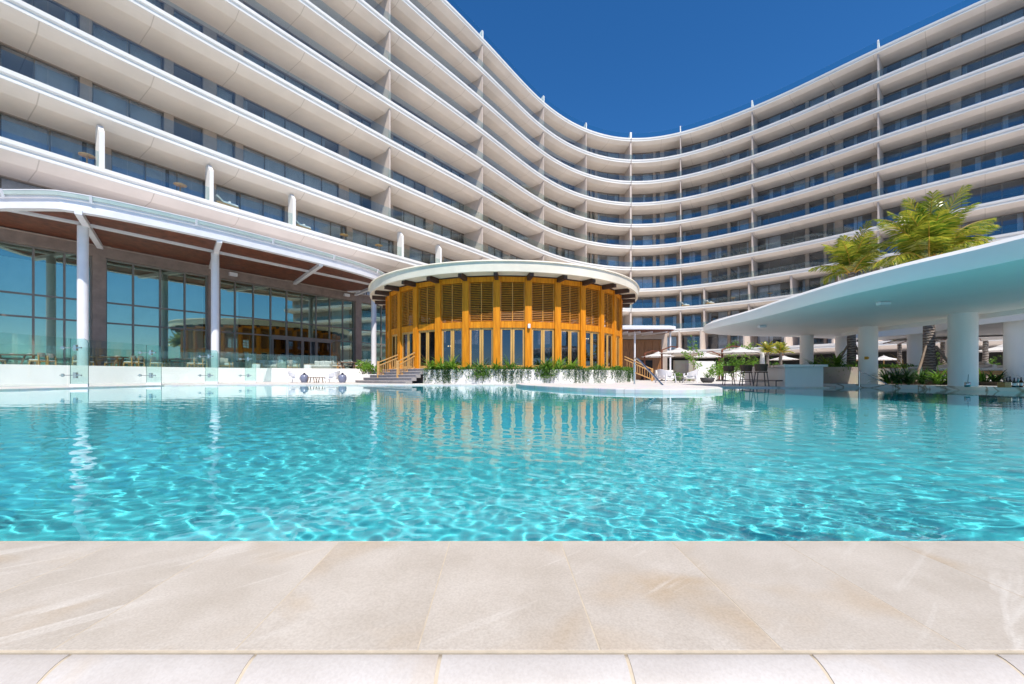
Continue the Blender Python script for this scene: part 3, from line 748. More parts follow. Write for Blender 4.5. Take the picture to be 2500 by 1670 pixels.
# outward must face the pool (right-hand side)
b = MB(); b.sweep(WP, [(.06, DECK), (.06, EYE + .60), (-.22, EYE + .60), (-.22, DECK)], True)
tag(b.build('terrace_wall', M['white'], bevel=.01), 'low white rendered wall holding up the raised dining terrace', 'wall')
g = thing('glass_guardrail', 'frameless glass guard standing on the white terrace wall behind the tables', 'guardrail', (-23.4, 26.8, EYE + .6))
i = 0; NP = len(WP); GI = Matrix.Translation((23.4, -26.8, -EYE - .6))
step = 4
while i + step < NP - 6:
    mb = MB(); mb.sweep(sub(offset(WP, -.10), i + .03, i + step - .03), [(0, EYE + .61), (0, EYE + 1.66), (-.018, EYE + 1.66), (-.018, EYE + .61)], True)
    o = mb.build('glass_panel', M['rail'], g); o.matrix_parent_inverse = GI
    i += step
# frameless wind screen along the pool edge with glass fins
ws = thing('glass_windscreen', 'tall clear glass wind screen with glass fins along the left pool edge', 'glass screen', (-17.95, 16.8, DECK))
WI = Matrix.Translation((17.95, -16.8, -DECK))
def wsb(mb, name, mt, parent=ws, **kw):
    o = mb.build(name, mt, parent, **kw)
    if parent is ws: o.matrix_parent_inverse = WI
    return o
FY = [13.5, 16.8, 20.3, 24.2, 27.8, 31.6, 33.7]
ys_ = [8.0, 10.2] + FY
for y0, y1 in zip(ys_, ys_[1:]):
    mb = MB(); mb.box((-18.42, (y0 + y1) / 2, DECK + 1.03), (.02, y1 - y0 - .03, 1.98)); wsb(mb, 'glass_panel', M['screen'])
def fin_profile():
    return [(-18.30, DECK), (-17.55, DECK), (-17.55, DECK + 1.80), (-17.60, DECK + 1.92), (-17.72, DECK + 2.0), (-18.30, DECK + 2.0)]
for y in FY[1:]:
    mb = MB(); pr = fin_profile(); k = len(pr)
    vs = [(x, y + s_ * .012, z) for s_ in (-1, 1) for x, z in pr]
    mb.add(vs, [tuple(range(k)), tuple(range(k, 2 * k))[::-1]])
    fo = wsb(mb, 'glass_fin', M['fin'])
    e = MB(); e.add(vs, [(j, k + j, k + (j + 1) % k, (j + 1) % k) for j in range(k)]); wsb(e, 'polished_edge', M['glassedge'], fo)
    bp = MB(); bp.box((-17.92, y, DECK + .06), (.74, .06, .12)); wsb(bp, 'base_plate', M['whitemetal'], fo)
    for z in (DECK + .48, DECK + 1.62):
        cl = MB(); cl.box((-18.08, y, z), (.12, .09, .24)); cl.box((-17.98, y, z), (.28, .05, .06)); cl.tube([(-18.75, y, z), (-17.85, y, z)], .015, 8)
        cl.tube([(-18.62, y - .02, z), (-18.62, y + .02, z)], .07, 10); wsb(cl, 'clamp', M['steel'], fo)

# ------------------------------------------------------------------ round timber pavilion
RC = Vector((-.6, 33.6)); RW = 9.26; NB = 31; D0 = R(-1.9); DA = 2 * math.pi / NB
def rpol(r, th): return (RC.x + r * math.sin(th), RC.y - r * math.cos(th))
ROT = thing('round_pavilion', 'round honey timber pavilion with louvres and cream disc roof beyond the pool', 'pavilion', (RC.x, RC.y, DECK))
ROI = Matrix.Translation((-RC.x, -RC.y, -DECK))
def pb(mb, name, mt, parent=ROT, **kw):
    o = mb.build(name, mt, parent, **kw)
    if parent is ROT: o.matrix_parent_inverse = ROI
    return o
Z0 = TERR
zl0, zl1, zd = EYE + 3.28, EYE + 5.62, EYE + 2.90
CH = 2 * RW * math.sin(DA / 2)                 # chord of one bay
colmesh = MB(); colmesh.box((0, 0, (Z0 + EYE + 5.95) / 2), (.40, .34, EYE + 5.95 - Z0))
rmesh = MB(); rmesh.bar((0, -.15, EYE + 5.86), (0, -1.13, EYE + 5.88), .22, .28)
bay_w = CH - .40
top = MB(); top.box((0, 0, EYE + 5.80), (bay_w, .22, .30)); 
rail_ = MB(); rail_.box((0, 0, (zl0 + zd) / 2), (bay_w, .20, zl0 - zd))
lou = MB(); hw = bay_w / 2
for k in range(22):
    z = zl0 + .06 + k * (zl1 - zl0 - .1) / 21
    for sx in (-1, 1):
        c = (sx * hw / 2, 0, z); lou.box(c, (hw - .05, .07, .018), M=Matrix.Rotation(R(-22), 4, 'X'))
for x in (-hw + .03, 0, hw - .03): lou.box((x, -.03, (zl0 + zl1) / 2), (.055, .05, zl1 - zl0))
dfr = MB(); dgl = MB()
for sx in (-1, 1):
    xc = sx * (hw / 2); dw = hw - .02
    for x in (xc - dw / 2 + .055, xc + dw / 2 - .055): dfr.box((x, 0, (Z0 + zd) / 2), (.11, .07, zd - Z0))
    dfr.box((xc, 0, zd - .06), (dw - .22, .07, .12)); dfr.box((xc, 0, Z0 + .09), (dw - .22, .07, .18))
    dgl.box((xc, .0, (Z0 + zd) / 2), (dw - .2, .015, zd - Z0 - .3))
protos = {}
def place(parent, key, mb, mt, x, y, rz, name=None):
    if key not in protos:
        o = mb.build(name or key, mt); protos[key] = o
    else:
        o = protos[key].copy(); COL.objects.link(o)
    o.parent = parent
    if parent is ROT: o.location = (x - RC.x, y - RC.y, -DECK)
    else: o.location = (0, 0, 0)
    o.rotation_euler = (0, 0, rz) if parent is ROT else (0, 0, 0)
    return o
for k in range(NB):
    th = D0 + k * DA; x, y = rpol(RW, th)
    place(ROT, 'post', colmesh, M['rot_wood'], x, y, th)
    place(ROT, 'rafter', rmesh, M['rot_dark'], x, y, th)
    tm = th + DA / 2; xm, ym = rpol(RW * math.cos(DA / 2), tm)
    place(ROT, 'head_beam', top, M['rot_wood'], xm, ym, tm)
    place(ROT, 'transom', rail_, M['rot_wood'], xm, ym, tm)
    place(ROT, 'louvre', lou, M['rot_slat'], xm, ym, tm)
    deg = math.degrees((tm + math.pi) % (2 * math.pi) - math.pi)
    dd = place(ROT, 'door', dgl, M['pane_dark'], xm, ym, tm)
    place(dd, 'frame', dfr, M['door_wood'], 0, 0, 0)
prof = [(RW + .12, EYE + 6.02), (RW + 1.12, EYE + 6.0), (RW + 1.14, EYE + 5.95), (RW + 1.30, EYE + 5.955), (RW + 1.31, EYE + 6.36), (RW + 1.31, EYE + 6.42), (RW + 1.31, EYE + 6.50), (RW + 1.40, EYE + 6.53), (RW + 1.36, EYE + 6.60), (RW + .9, EYE + 6.62), (0.01, EYE + 6.9)]
b = MB()
for q0, q1 in zip(prof, prof[1:]): b.lathe([q0, q1], (RC.x, RC.y, 0), 160)
pb(b, 'roof', M['cream'])
b = MB(); b.lathe([(0.01, EYE + 5.95), (RW + .1, EYE + 5.95), (RW + .1, EYE + 6.1), (.01, EYE + 6.1)], (RC.x, RC.y, 0), 64, smooth=False); pb(b, 'ceiling', M['rot_dark'])
b = MB(); b.lathe([(.01, Z0), (RW + .35, Z0), (RW + .35, DECK), (.01, DECK)], (RC.x, RC.y, 0), 96, smooth=False); pb(b, 'floor', M['step'])
b = MB(); b.lathe([(2.2, Z0), (2.2, EYE + 5.9)], (RC.x, RC.y, 0), 40); pb(b, 'core', M['rot_dark'])
lx, ly = rpol(RW - .0, D0 + DA); 
mb = MB(); mb.box((lx + .06, ly - .26, EYE + 2.98), (.16, .16, .26)); tag(mb.build('wall_lamp', M['whitemetal'], bevel=.03), 'small white lamp fixed to a timber post of the pavilion', 'lamp')
# steps and stair railings
STEPS = thing('entrance_steps', 'grey stone steps curving up to the open pavilion door', 'steps', (-7.6, 26.2, DECK))
SI = Matrix.Translation((7.6, -26.2, -DECK))
rr = [RW + .35, RW + .75, RW + 1.12, RW + 1.49, RW + 1.86, RW + 2.35]; tl = [-56, -57, -58, -60, -62, -64]
for i in range(5):
    z1 = TERR - .02 - i * .185; a0, a1 = R(tl[i + 1]), R(-28.5)
    mb = MB(); pth = []
    for j in range(17):
        th = a0 + (a1 - a0) * j / 16; pth.append((RC.x, RC.y, math.sin(th), -math.cos(th)))
    ri, ro = rr[i] - .06 if i else RW + .30, rr[i + 1]
    mb.sweep(pth, [(ri, z1 - .185), (ri, z1), (ro, z1), (ro + .02, z1 - .02), (ro - .02, z1 - .05), (ro - .02, z1 - .185)], True)
    o = mb.build('step', M['step'], STEPS); o.matrix_parent_inverse = SI
def stair_rail(p0, p1, zb0, zt0, zb1, zt1, label):
    mid_ = ((p0[0] + p1[0]) / 2, (p0[1] + p1[1]) / 2)
    t = thing('stair_railing', label, 'railing', (p0[0], p0[1], zb0), group='timber stair railings')
    I = Matrix.Translation((-p0[0], -p0[1], -zb0))
    def add(mb, nm): o = mb.build(nm, M['teak'], t); o.matrix_parent_inverse = I
    mb = MB(); mb.box((p0[0], p0[1], (zb0 + zt0) / 2 + .02), (.14, .14, zt0 - zb0 + .06)); add(mb, 'post')
    d = Vector((p1[0] - p0[0], p1[1] - p0[1]))
    for f0, f1, nm, wd in ((1.0, 1.0, 'handrail', .10), (.80, .80, 'rail', .06), (.15, .15, 'rail', .06)):
        mb = MB(); mb.bar((*p0, zb0 + (zt0 - zb0) * f0 - .02), (*p1, zb1 + (zt1 - zb1) * f1 - .02), wd, .07); add(mb, nm)
    n = 11
    for i in range(1, n):
        q = i / n; x = p0[0] + d.x * q; y = p0[1] + d.y * q; zb = zb0 + (zb1 - zb0) * q; zt = zt0 + (zt1 - zt0) * q
        mb = MB(); mb.box((x, y, zb + (zt - zb) * .475), (.035, .035, (zt - zb) * .66)); add(mb, 'baluster')
a = rpol(RW + 1.45, R(-50.0)); c = rpol(RW + .2, R(-48.6)); stair_rail(a, c, EYE - .2, EYE + .92, EYE + .42, EYE + 1.45, 'timber railing on the far left edge of the pavilion steps')
a = rpol(RW + 1.45, R(-37.0)); c = rpol(RW + .2, R(-36.6)); stair_rail(a, c, EYE - .2, EYE + .90, EYE + .42, EYE + 1.52, 'timber railing beside the flower bed, right of the pavilion steps')
a = rpol(RW + 2.5, R(82)); c = rpol(RW + .3, R(73)); stair_rail(a, c, EYE - .4, EYE + .55, EYE + .45, EYE + 1.5, 'timber railing coming down from the right side of the pavilion')
# planter ring round the pavilion
pth = []
for j in range(61):
    th = R(-28.3) + R(28.3 + 80) * j / 60; pth.append((RC.x, RC.y, math.sin(th), -math.cos(th)))
b = MB(); b.sweep(pth, [(RW + .72, DECK), (RW + .72, EYE + .38), (RW + .86, EYE + .38), (RW + .88, DECK)], True)
tag(b.build('planter_wall', M['white']), 'curved white planter wall hung with trailing greenery around the pavilion', 'planter')
b = MB(); b.sweep(pth, [(RW + .32, EYE + .2), (RW + .32, EYE + .33), (RW + .72, EYE + .33), (RW + .72, EYE + .2)], True); b.build('planter_soil', M['soil'], kind='structure')

# ------------------------------------------------------------------ bar roof over the pool, at the right
HB = EYE + 2.13
outer = [(9.3, 4.5), (9.25, 7.5), (8.95, 9.2), (8.85, 10.8), (8.95, 12.6), (9.1, 15.0), (9.0, 17.2), (9.0, 18.7), (9.35, 19.7), (10.4, 20.7), (12.3, 21.5), (15.6, 22.2), (18.5, 23.2), (22, 24), (26, 23), (29, 19), (30, 14), (29, 7), (27, 4.5)]
OP = with_normals(catmull(outer, .35))
# path runs clockwise seen from above; make sure the normal points away from the roof
ccx, ccy = 17.0, 14.0
if (OP[20][0] - ccx) * OP[20][2] + (OP[20][1] - ccy) * OP[20][3] < 0: OP = [(x, y, -nx, -ny) for x, y, nx, ny in OP]
hole = [(16.15, 7.0), (16.1, 11), (16.15, 15), (16.1, 18.2), (16.5, 20.3), (17.6, 21.0), (18.6, 20.2), (19.0, 18.4), (18.15, 16.2), (18.1, 13.0), (18.6, 9.0), (18.4, 6.6), (17.2, 6.2)]
hp = catmull(hole + hole[:1], .4)[:-1]
BAR = thing('bar_canopy', 'white free-form roof on round columns shading the pool bar', 'canopy', (15.5, 13.9, DECK))
BI = Matrix.Translation((-15.5, -13.9, -DECK))
def bb(mb, name, mt, parent=BAR, **kw):
    o = mb.build(name, mt, parent, **kw)
    if parent is BAR: o.matrix_parent_inverse = BI
    return o
def plate(poly, holes, z0, z1, name, mt):
    """flat plate with a hole, via bmesh triangle fill"""
    bm = bmesh.new()
    def loop(P): 
        vs = [bm.verts.new((x, y, z0)) for x, y in P]
        return [bm.edges.new((vs[i], vs[(i + 1) % len(vs)])) for i in range(len(vs))]
    es = loop(poly)
    for h in holes: es += loop(h)
    bmesh.ops.triangle_fill(bm, use_beauty=True, edges=es)
    r = bmesh.ops.extrude_face_region(bm, geom=bm.faces[:])
    bmesh.ops.translate(bm, vec=(0, 0, z1 - z0), verts=[v for v in r['geom'] if isinstance(v, bmesh.types.BMVert)])
    bmesh.ops.recalc_face_normals(bm, faces=bm.faces)
    me = bpy.data.meshes.new(name); bm.to_mesh(me); bm.free(); me.materials.append(mt)
    o = bpy.data.objects.new(name, me); COL.objects.link(o); return o
M['barwhite'] = mat('bar_roof_white', (.92, .885, .85), .6, .04, .3)
o = plate([(x - nx * .05, y - ny * .05) for x, y, nx, ny in OP], [hp], HB, HB + .10, 'soffit', M['barwhite']); o.parent = BAR; o.matrix_parent_inverse = BI
o = plate([(x - nx * .30, y - ny * .30) for x, y, nx, ny in OP], [hp], HB + .104, HB + .44, 'roof_deck', M['barwhite']); o.parent = BAR; o.matrix_parent_inverse = BI
# the edge thins out towards the tip of the roof
mb = MB(); m_ = 7; vs = []
for (x, y, nx, ny) in OP:
    h = .46 if y < 14 or x > 16 else .46 - .20 * min(1, (y - 14) / 6)
    for (o_, z) in [(-.049, 0), (.0, .0), (.04, h * .35), (.02, h * .8), (-.06, h), (-.32, h), (-.32, .05)]: vs.append((x + nx * o_, y + ny * o_, HB - .004 + z))
k = len(OP); mb.add(vs, [(i * m_ + j, (i + 1) * m_ + j, (i + 1) * m_ + (j + 1) % m_, i * m_ + (j + 1) % m_) for i in range(k - 1) for j in range(m_)], True)
fo_ = bb(mb, 'fascia', M['barwhite']); es_ = fo_.modifiers.new('crease', 'EDGE_SPLIT'); es_.split_angle = R(35)
hpn = with_normals(hp + hp[:1]); 
mb = MB(); mb.sweep(hpn, [(0, HB - .16), (0, HB + .46), (.10, HB + .46), (.10, HB - .16)], True); bb(mb, 'opening_curb', M['barwhite'])
BARCOL = [(15.45, 13.9, .36, EYE - .35), (15.45, 17.6, .33, DECK), (15.55, 21.4, .30, DECK), (17.75, 21.8, .30, DECK), (19.65, 19.7, .34, DECK), (18.60, 14.9, .36, DECK), (24.0, 22.0, .33, DECK), (26.5, 14, .33, DECK)]
for x, y, r_, z in BARCOL:
    mb = MB(); mb.tube([(x, y, z), (x, y, HB + .02)], r_, 32); bb(mb, 'column', M['barwhite'])
for px, py, y in ((1860, 802, 17.0), (2157, 748, 11.6)):
    mb = MB(); x = PX(px, y); mb.box((x, y, HB - .055), (.30, .16, .10)); bb(mb, 'ceiling_light', M['whitemetal'], bevel=.02)
mb = MB(); cx, cyy, r_, z = BARCOL[1]; mb.box((PX(2117, 17.2), 17.24, PZ(874, 17.2)), (.12, .06, .12)); mb.tube([(PX(2117, 17.2), 17.24, PZ(874, 17.2)), (PX(2117, 17.2), 17.14, PZ(874, 17.2))], .04, 12)
tag(mb.build('alarm_button', mat('yellow_plastic', (.75, .38, .02), .4)), 'yellow alarm button fixed to a round white bar column', 'button')
# swim-up bar slab and its base
slab = [(14.35, 18.9), (14.5, 18.3), (15.0, 17.6), (15.45, 16.6), (16.0, 15.0), (16.45, 13.2), (16.9, 11.0), (17.1, 8.5), (18.2, 8.5), (18.2, 11.2), (17.6, 13.6), (17.1, 15.4), (16.5, 17.4), (16.2, 18.9)]
sb = thing('swim_up_bar', 'long low swim-up bar with veined white marble top along the pool edge', 'bar', (16, 15, DECK))
SBI = Matrix.Translation((-16, -15, -DECK))
o = plate([(x - .35, y) for x, y in slab], [], EYE - .50, EYE - .35, 'marble_top', M['marble']); o.parent = sb; o.matrix_parent_inverse = SBI
o = plate([(x + .55, y - .1) for x, y in slab], [], -.6, EYE - .504, 'base', M['stonewall']); o.parent = sb; o.matrix_parent_inverse = SBI
# dry bar counter with stools
bc = thing('bar_counter', 'white bar counter with veined marble top behind the three stools', 'bar counter', (12.2, 18.5, DECK))
BCI = Matrix.Translation((-12.2, -18.5, -DECK))
body = [(11.45, 17.0), (13.05, 17.0), (14.6, 22.8), (13.1, 22.8)]
mb = MB(); mb.prism(body, DECK, EYE + .38); o = mb.build('body', M['white'], bc); o.matrix_parent_inverse = BCI
mb = MB(); mb.prism([(11.32, 16.88), (13.15, 16.88), (14.75, 22.95), (12.9, 22.95)], EYE + .384, EYE + .48); o = mb.build('marble_top', M['marble'], bc); o.matrix_parent_inverse = BCI
mb = MB(); mb.tube([(11.2, 17.2, EYE - .2), (12.75, 22.6, EYE - .2)], .025, 8); mb.tube([(11.2, 17.2, EYE - .2), (11.5, 17.25, EYE - .2)], .025, 8); mb.tube([(11.2, 17.2, EYE - .2), (11.2, 17.2, DECK)], .02, 8); o = mb.build('foot_rail', M['darkframe'], bc); o.matrix_parent_inverse = BCI
def mk_stool(label):
    t = thing('bar_stool', label, 'stool')
    s = MB(); s.box((0, 0, .62), (.42, .42, .05)); s.build('seat', M['brownwicker'], t, bevel=.02)
    bk = MB(); pth = []
    for j in range(13):
        a = R(-105 + 210 * j / 12); pth.append((0, 0, math.sin(a), math.cos(a)))
    bk.sweep(pth, [(.225, .66), (.27, .96), (.24, .97), (.20, .67)], True); bk.build('backrest', M['brownwicker'], t)
    for sx in (-1, 1):
        for sy in (-1, 1):
            l = MB(); l.bar((sx * .17, sy * .17, .62), (sx * .235, sy * .235, 0), .032); l.build('leg', M['darkframe'], t)
    f = MB(); q = .215
    for a, c in (((-q, -q), (q, -q)), ((q, -q), (q, q)), ((q, q), (-q, q)), ((-q, q), (-q, -q))): f.bar((*a, .2), (*c, .2), .022)
    f.build('footrest', M['darkframe'], t); return t
st = Kind(mk_stool)
for (px, y, lb) in ((1858, 17.7, 'brown woven bar stool nearest the white end of the counter'), (1822, 19.0, 'brown woven bar stool in the middle of the three at the counter'), (1779, 20.6, 'brown woven bar stool farthest from the white counter end, by the red pole')):
    st.put((PX(px, y), y, DECK), R(165), lb, 'stools at the bar counter')
# raised planter wall behind the bar
b = MB(); b.prism([(13.4, 18.9), (16.6, 18.9), (16.4, 21.2), (14.2, 22.0)], DECK, EYE + .42)
tag(b.build('planter_wall', M['stonewall']), 'square beige tiled planter wall between bar counter and round columns', 'planter')
b = MB(); b.box((17.7, 18.9, (DECK + EYE + .35) / 2), (2.2, .3, EYE + .35 - DECK))
tag(b.build('planter_wall', M['stonewall']), 'beige tiled planter wall behind the slanting rail, right of the column', 'planter')
b = MB(); b.box((18.6, 15.6, DECK + .12), (3.0, 6.0, .22)); b.build('planting_bed', M['soil'], kind='structure')
# bar bottles
bt = [(2458, 12.6, .30, (.02, .015, .012), 'dark wine bottle with a pale label'), (2466, 12.8, .33, (.03, .012, .008), 'tall brown bottle'), (2476, 12.5, .29, (.012, .016, .012), 'black green bottle'), (2486, 12.7, .30, (.02, .10, .13), 'teal glass bottle'), (2493, 12.5, .31, (.10, .03, .01), 'amber bottle')]
for i, (px, y, h, c, lb) in enumerate(bt):
    t = thing('bottle', lb + ' standing on the right end of the marble bar', 'bottle', (PX(px, y), y, EYE - .35), group='bottles on the marble bar')
    mb = MB(); mb.lathe([(.001, 0), (.04, 0), (.042, .01), (.042, h * .58), (.016, h * .74), (.014, h), (.001, h)], n=14); mb.build('body', mat('bottle_glass', c, .1), t)
    mb = MB(); mb.lathe([(.0425, h * .18), (.0425, h * .45)], n=14); mb.build('paper_label', M['whitecushion'], t)
    mb = MB(); mb.lathe([(.0165, h * .88), (.0165, h + .004), (.001, h + .004)], n=10); mb.build('cap', M['darkframe'], t)
t = thing('caddy', 'small straw caddy standing on the marble bar by the wide column', 'caddy', (PX(2362, 12.9), 12.9, EYE - .35))
mb = MB(); mb.lathe([(.001, 0), (.07, 0), (.07, .16), (.06, .16), (.06, .02), (.001, .02)], n=16); mb.build('holder', M['steel'], t)
mb = MB(); mb.tube([(0, 0, .02), (.03, 0, .40)], .006, 6); mb.build('stirrer', M['darkframe'], t)
t = thing('crate', 'small wooden crate standing by the bottles on the marble bar', 'crate', (PX(2452, 12.3), 12.3, EYE - .35))
mb = MB(); mb.box((0, 0, .08), (.2, .2, .16)); mb.build('box', M['teak'], t, bevel=.01); mb = MB(); mb.box((0, 0, .165), (.16, .16, .02)); mb.build('lid', M['teakdark'], t)
# rail on the planter side and hand rail of the island
mb = MB(); mb.tube([(PX(2098, 17.0), 17.0, PZ(905, 17.0)), (PX(2168, 16.2), 16.2, EYE - .34)], .02, 8); mb.tube([(PX(2098, 17.0), 17.0, PZ(905, 17.0)), (PX(2098, 17.0), 17.0, DECK)], .02, 8)
tag(mb.build('grab_rail', M['steel']), 'thin steel grab rail slanting down to the marble bar', 'rail')
t = thing('pool_handrail', 'slanted grey steel handrail standing on the round pool island', 'handrail', (5.7, 18.9, DECK + .05))
mb = MB(); p0 = (0, 0, 0); p1 = (.0, 0, 1.16); p2 = (.10, -.15, 1.28); p3 = (.42, -2.0, .1)
mb.tube([p0, (0, 0, 1.0)], .042, 12); mb.tube([(0, 0, .98), (.0, 0, 1.16), (.03, -.1, 1.22), (.10, -.3, 1.16), (.56, -2.1, .0)], .042, 12); mb.build('rail', M['steel'], t)
for p in ((0, 0), (.56, -2.1)):
    mb = MB(); mb.lathe([(.09, 0), (.09, .02), (.045, .03)], (p[0], p[1], 0), 16); mb.build('base_flange', M['steel'], t)

# ------------------------------------------------------------------ small timber building and white walls behind the pavilion
tb = thing('timber_building', 'small timber clad building with thin white canopy, right of the pavilion', 'building', (13.5, 49, DECK))
TI = Matrix.Translation((-13.5, -49, -DECK))
def tbb(mb, name, mt, **kw):
    o = mb.build(name, mt, tb, **kw); o.matrix_parent_inverse = TI; return o
zz = 48.0
mb = MB(); mb.box(((PX(1440, zz) + PX(1615, zz)) / 2, 49.5, (DECK + PZ(829, zz)) / 2), (PX(1615, zz) - PX(1440, zz), 3, PZ(829, zz) - DECK)); tbb(mb, 'timber_wall', M['timber'])
mb = MB()
for px in (1520, 1537, 1556, 1575, 1594, 1611): mb.box((PX(px, zz), 47.97, PZ(868, zz)), (.10, .06, PZ(832, zz) - PZ(900, zz)))
for py in (832, 857, 874): mb.box((PX(1560, zz), 47.95, PZ(py, zz)), (PX(1614, zz) - PX(1505, zz), .06, .1))
tbb(mb, 'timber_batten', M['timber'])
mb = MB(); mb.box((PX(1579, zz), 47.96, (DECK + PZ(880, zz)) / 2 + .01), (PX(1592, zz) - PX(1565, zz), .10, PZ(880, zz) - DECK)); tbb(mb, 'doorway', M['black'])
mb = MB(); mb.box((PX(1622, zz), 49.5, (DECK + PZ(815, zz)) / 2), (PX(1629, zz) - PX(1615.2, zz), 3.06, PZ(815, zz) - DECK)); mb.box((PX(1530, zz), 49.3, PZ(822, zz)), (PX(1615, zz) - PX(1440, zz), 3, .6)); tbb(mb, 'side_wall', M['taupe'])
z1, z2 = PZ(806, 45), PZ(797, 45)
mb = MB(); mb.prism([(PX(1430, 45), 51), (PX(1430, 45), 44.2), (PX(1630, 45) , 44.2), (PX(1648, 45), 44.8), (PX(1651, 45), 46.2), (PX(1645, 45), 51)], z1, z2); tbb(mb, 'canopy_roof', M['whitemetal'], bevel=.05)
mb = MB(); mb.prism([(PX(1430, 45) + .1, 51), (PX(1430, 45) + .1, 44.5), (PX(1640, 45), 44.5), (PX(1645, 45), 46.2), (PX(1640, 45), 51)], z1 - .15, z1 - .005); tbb(mb, 'canopy_soffit', M['darksoffit'])
for px in (1551, 1638):
    mb = MB(); mb.tube([(PX(px, 45), 45.2, DECK), (PX(px, 45), 45.2, z1 - .15)], .10, 14); tbb(mb, 'column', M['whitemetal'])
for px in (1530, 1560, 1590, 1625):
    mb = MB(); mb.bar((PX(px, 45), 44.6, z1 - .25), (PX(px, 45) - 1.8, 48, z1 - .25), .12, .16); tbb(mb, 'beam', M['whitemetal'])
b = MB(); b.box(((PX(1645, 38) + PX(1697, 38)) / 2, 38, (DECK + PZ(880, 38)) / 2), (PX(1697, 38) - PX(1645, 38), .3, PZ(880, 38) - DECK)); tag(b.build('garden_wall', M['stonewall'], bevel=.02), 'beige garden wall behind the pale lounge chairs', 'wall')
b = MB(); b.box(((PX(1696, 36.5) + PX(1745, 36.5)) / 2, 36.5, (DECK + PZ(882, 36.5)) / 2), (PX(1745, 36.5) - PX(1696, 36.5), .3, PZ(882, 36.5) - DECK)); tag(b.build('garden_wall', M['white'], bevel=.02), 'square white garden wall behind the dark bowl planter', 'wall')
b = MB(); b.box((PX(1900, 44), 45, DECK + .55), (26, .35, 1.1)); tag(b.build('garden_wall', M['white'], bevel=.02), 'long low white wall behind the shrubs and bar counter', 'wall')

# ------------------------------------------------------------------ plants
rp_ = random.Random(21)
def blade(mb, base, az, el, L, w, droop, seg=5, fold=0.0):
    """one arching strap leaf"""
    pts_ = []; x, z = 0.0, 0.0; e = el
    for i in range(seg + 1):
        pts_.append((x, z)); x += L / seg * math.cos(e); z += L / seg * math.sin(e); e -= droop / seg
    ca, sa = math.cos(az), math.sin(az); vs = []
    for i, (x, z) in enumerate(pts_):
        t = i / seg; ww = w * (1 - t ** 2.2) * (.55 + .45 * min(1, t * 4)) + .002
        for sg in (-1, 1): vs.append((base[0] + ca * x - sa * sg * ww / 2, base[1] + sa * x + ca * sg * ww / 2, base[2] + z))
    mb.add(vs, [(2 * i, 2 * i + 1, 2 * i + 3, 2 * i + 2) for i in range(seg)])
def leafq(mb, p, size, rnd, up=.4):
    d = Vector((rnd.gauss(0, 1), rnd.gauss(0, 1), rnd.gauss(up, .7))).normalized()
    u = d.cross(Vector((rnd.gauss(0, 1), rnd.gauss(0, 1), rnd.gauss(0, 1)))).normalized(); n_ = d.cross(u)
    p = Vector(p); w_ = size * .28
    mb.add([p, p + d * size * .5 + u * w_ + n_ * size * .08, p + d * size, p + d * size * .5 - u * w_ + n_ * size * .08], [(0, 1, 2, 3)])
def strappy(n, L, w, droop, seed, el0=1.35, el1=.5, ht=0.0):
    rnd = random.Random(seed); mb = MB()
    for i in range(n):
        el = el0 + (el1 - el0) * rnd.random()
        blade(mb, (rnd.gauss(0, .05), rnd.gauss(0, .05), ht * rnd.random()), rnd.random() * 6.28, el, L * rnd.uniform(.6, 1.1), w * rnd.uniform(.7, 1.2), droop * rnd.uniform(.5, 1.4))
    return mb
def bushy(n, rx, ry, rz, size, seed, clumps=9):
    rnd = random.Random(seed); mb = MB(); cs = []
    for i in range(clumps):
        a = rnd.random() * 6.28; q = rnd.random() ** .5; cs.append((rx * q * .75 * math.cos(a), ry * q * .75 * math.sin(a), rz * (.35 + .55 * rnd.random()), rnd.uniform(.25, .5)))
    for i in range(n):
        c = rnd.choice(cs); s_ = c[3]
        leafq(mb, (c[0] + rnd.gauss(0, rx * s_ * .45), c[1] + rnd.gauss(0, ry * s_ * .45), max(.02, c[2] + rnd.gauss(0, rz * s_ * .4))), size * rnd.uniform(.6, 1.3), rnd)
    return mb, cs
def stems(cs, r=.012, base=(0, 0)):
    mb = MB()
    for c in cs: mb.tube([(base[0], base[1], 0), (c[0] * .4, c[1] * .4, c[2] * .5), (c[0], c[1], c[2])], r, 5, r * .4)
    return mb
def plant_strappy(label, cat, loc, n, L, w, droop, seed, mt, group=None, nm='strappy_plant', el0=1.35, el1=.5, pot=None):
    t = thing(nm, label, cat, loc, 0, group)
    strappy(n, L, w, droop, seed, el0, el1).build('leaves', M[mt], t)
    s = MB(); s.tube([(0, 0, -.05), (0, 0, .12)], .05, 7, .02); s.build('stem', M['leaf_dark'], t)
    return t
def plant_bush(label, cat, loc, n, rx, rz, size, seed, mt, group=None, nm='shrub', clumps=9):
    t = thing(nm, label, cat, loc, 0, group); mb, cs = bushy(n, rx, rx, rz, size, seed, clumps)
    mb.build('leaves', M[mt], t); stems(cs).build('stem', M['wood_prop'], t)
    return t
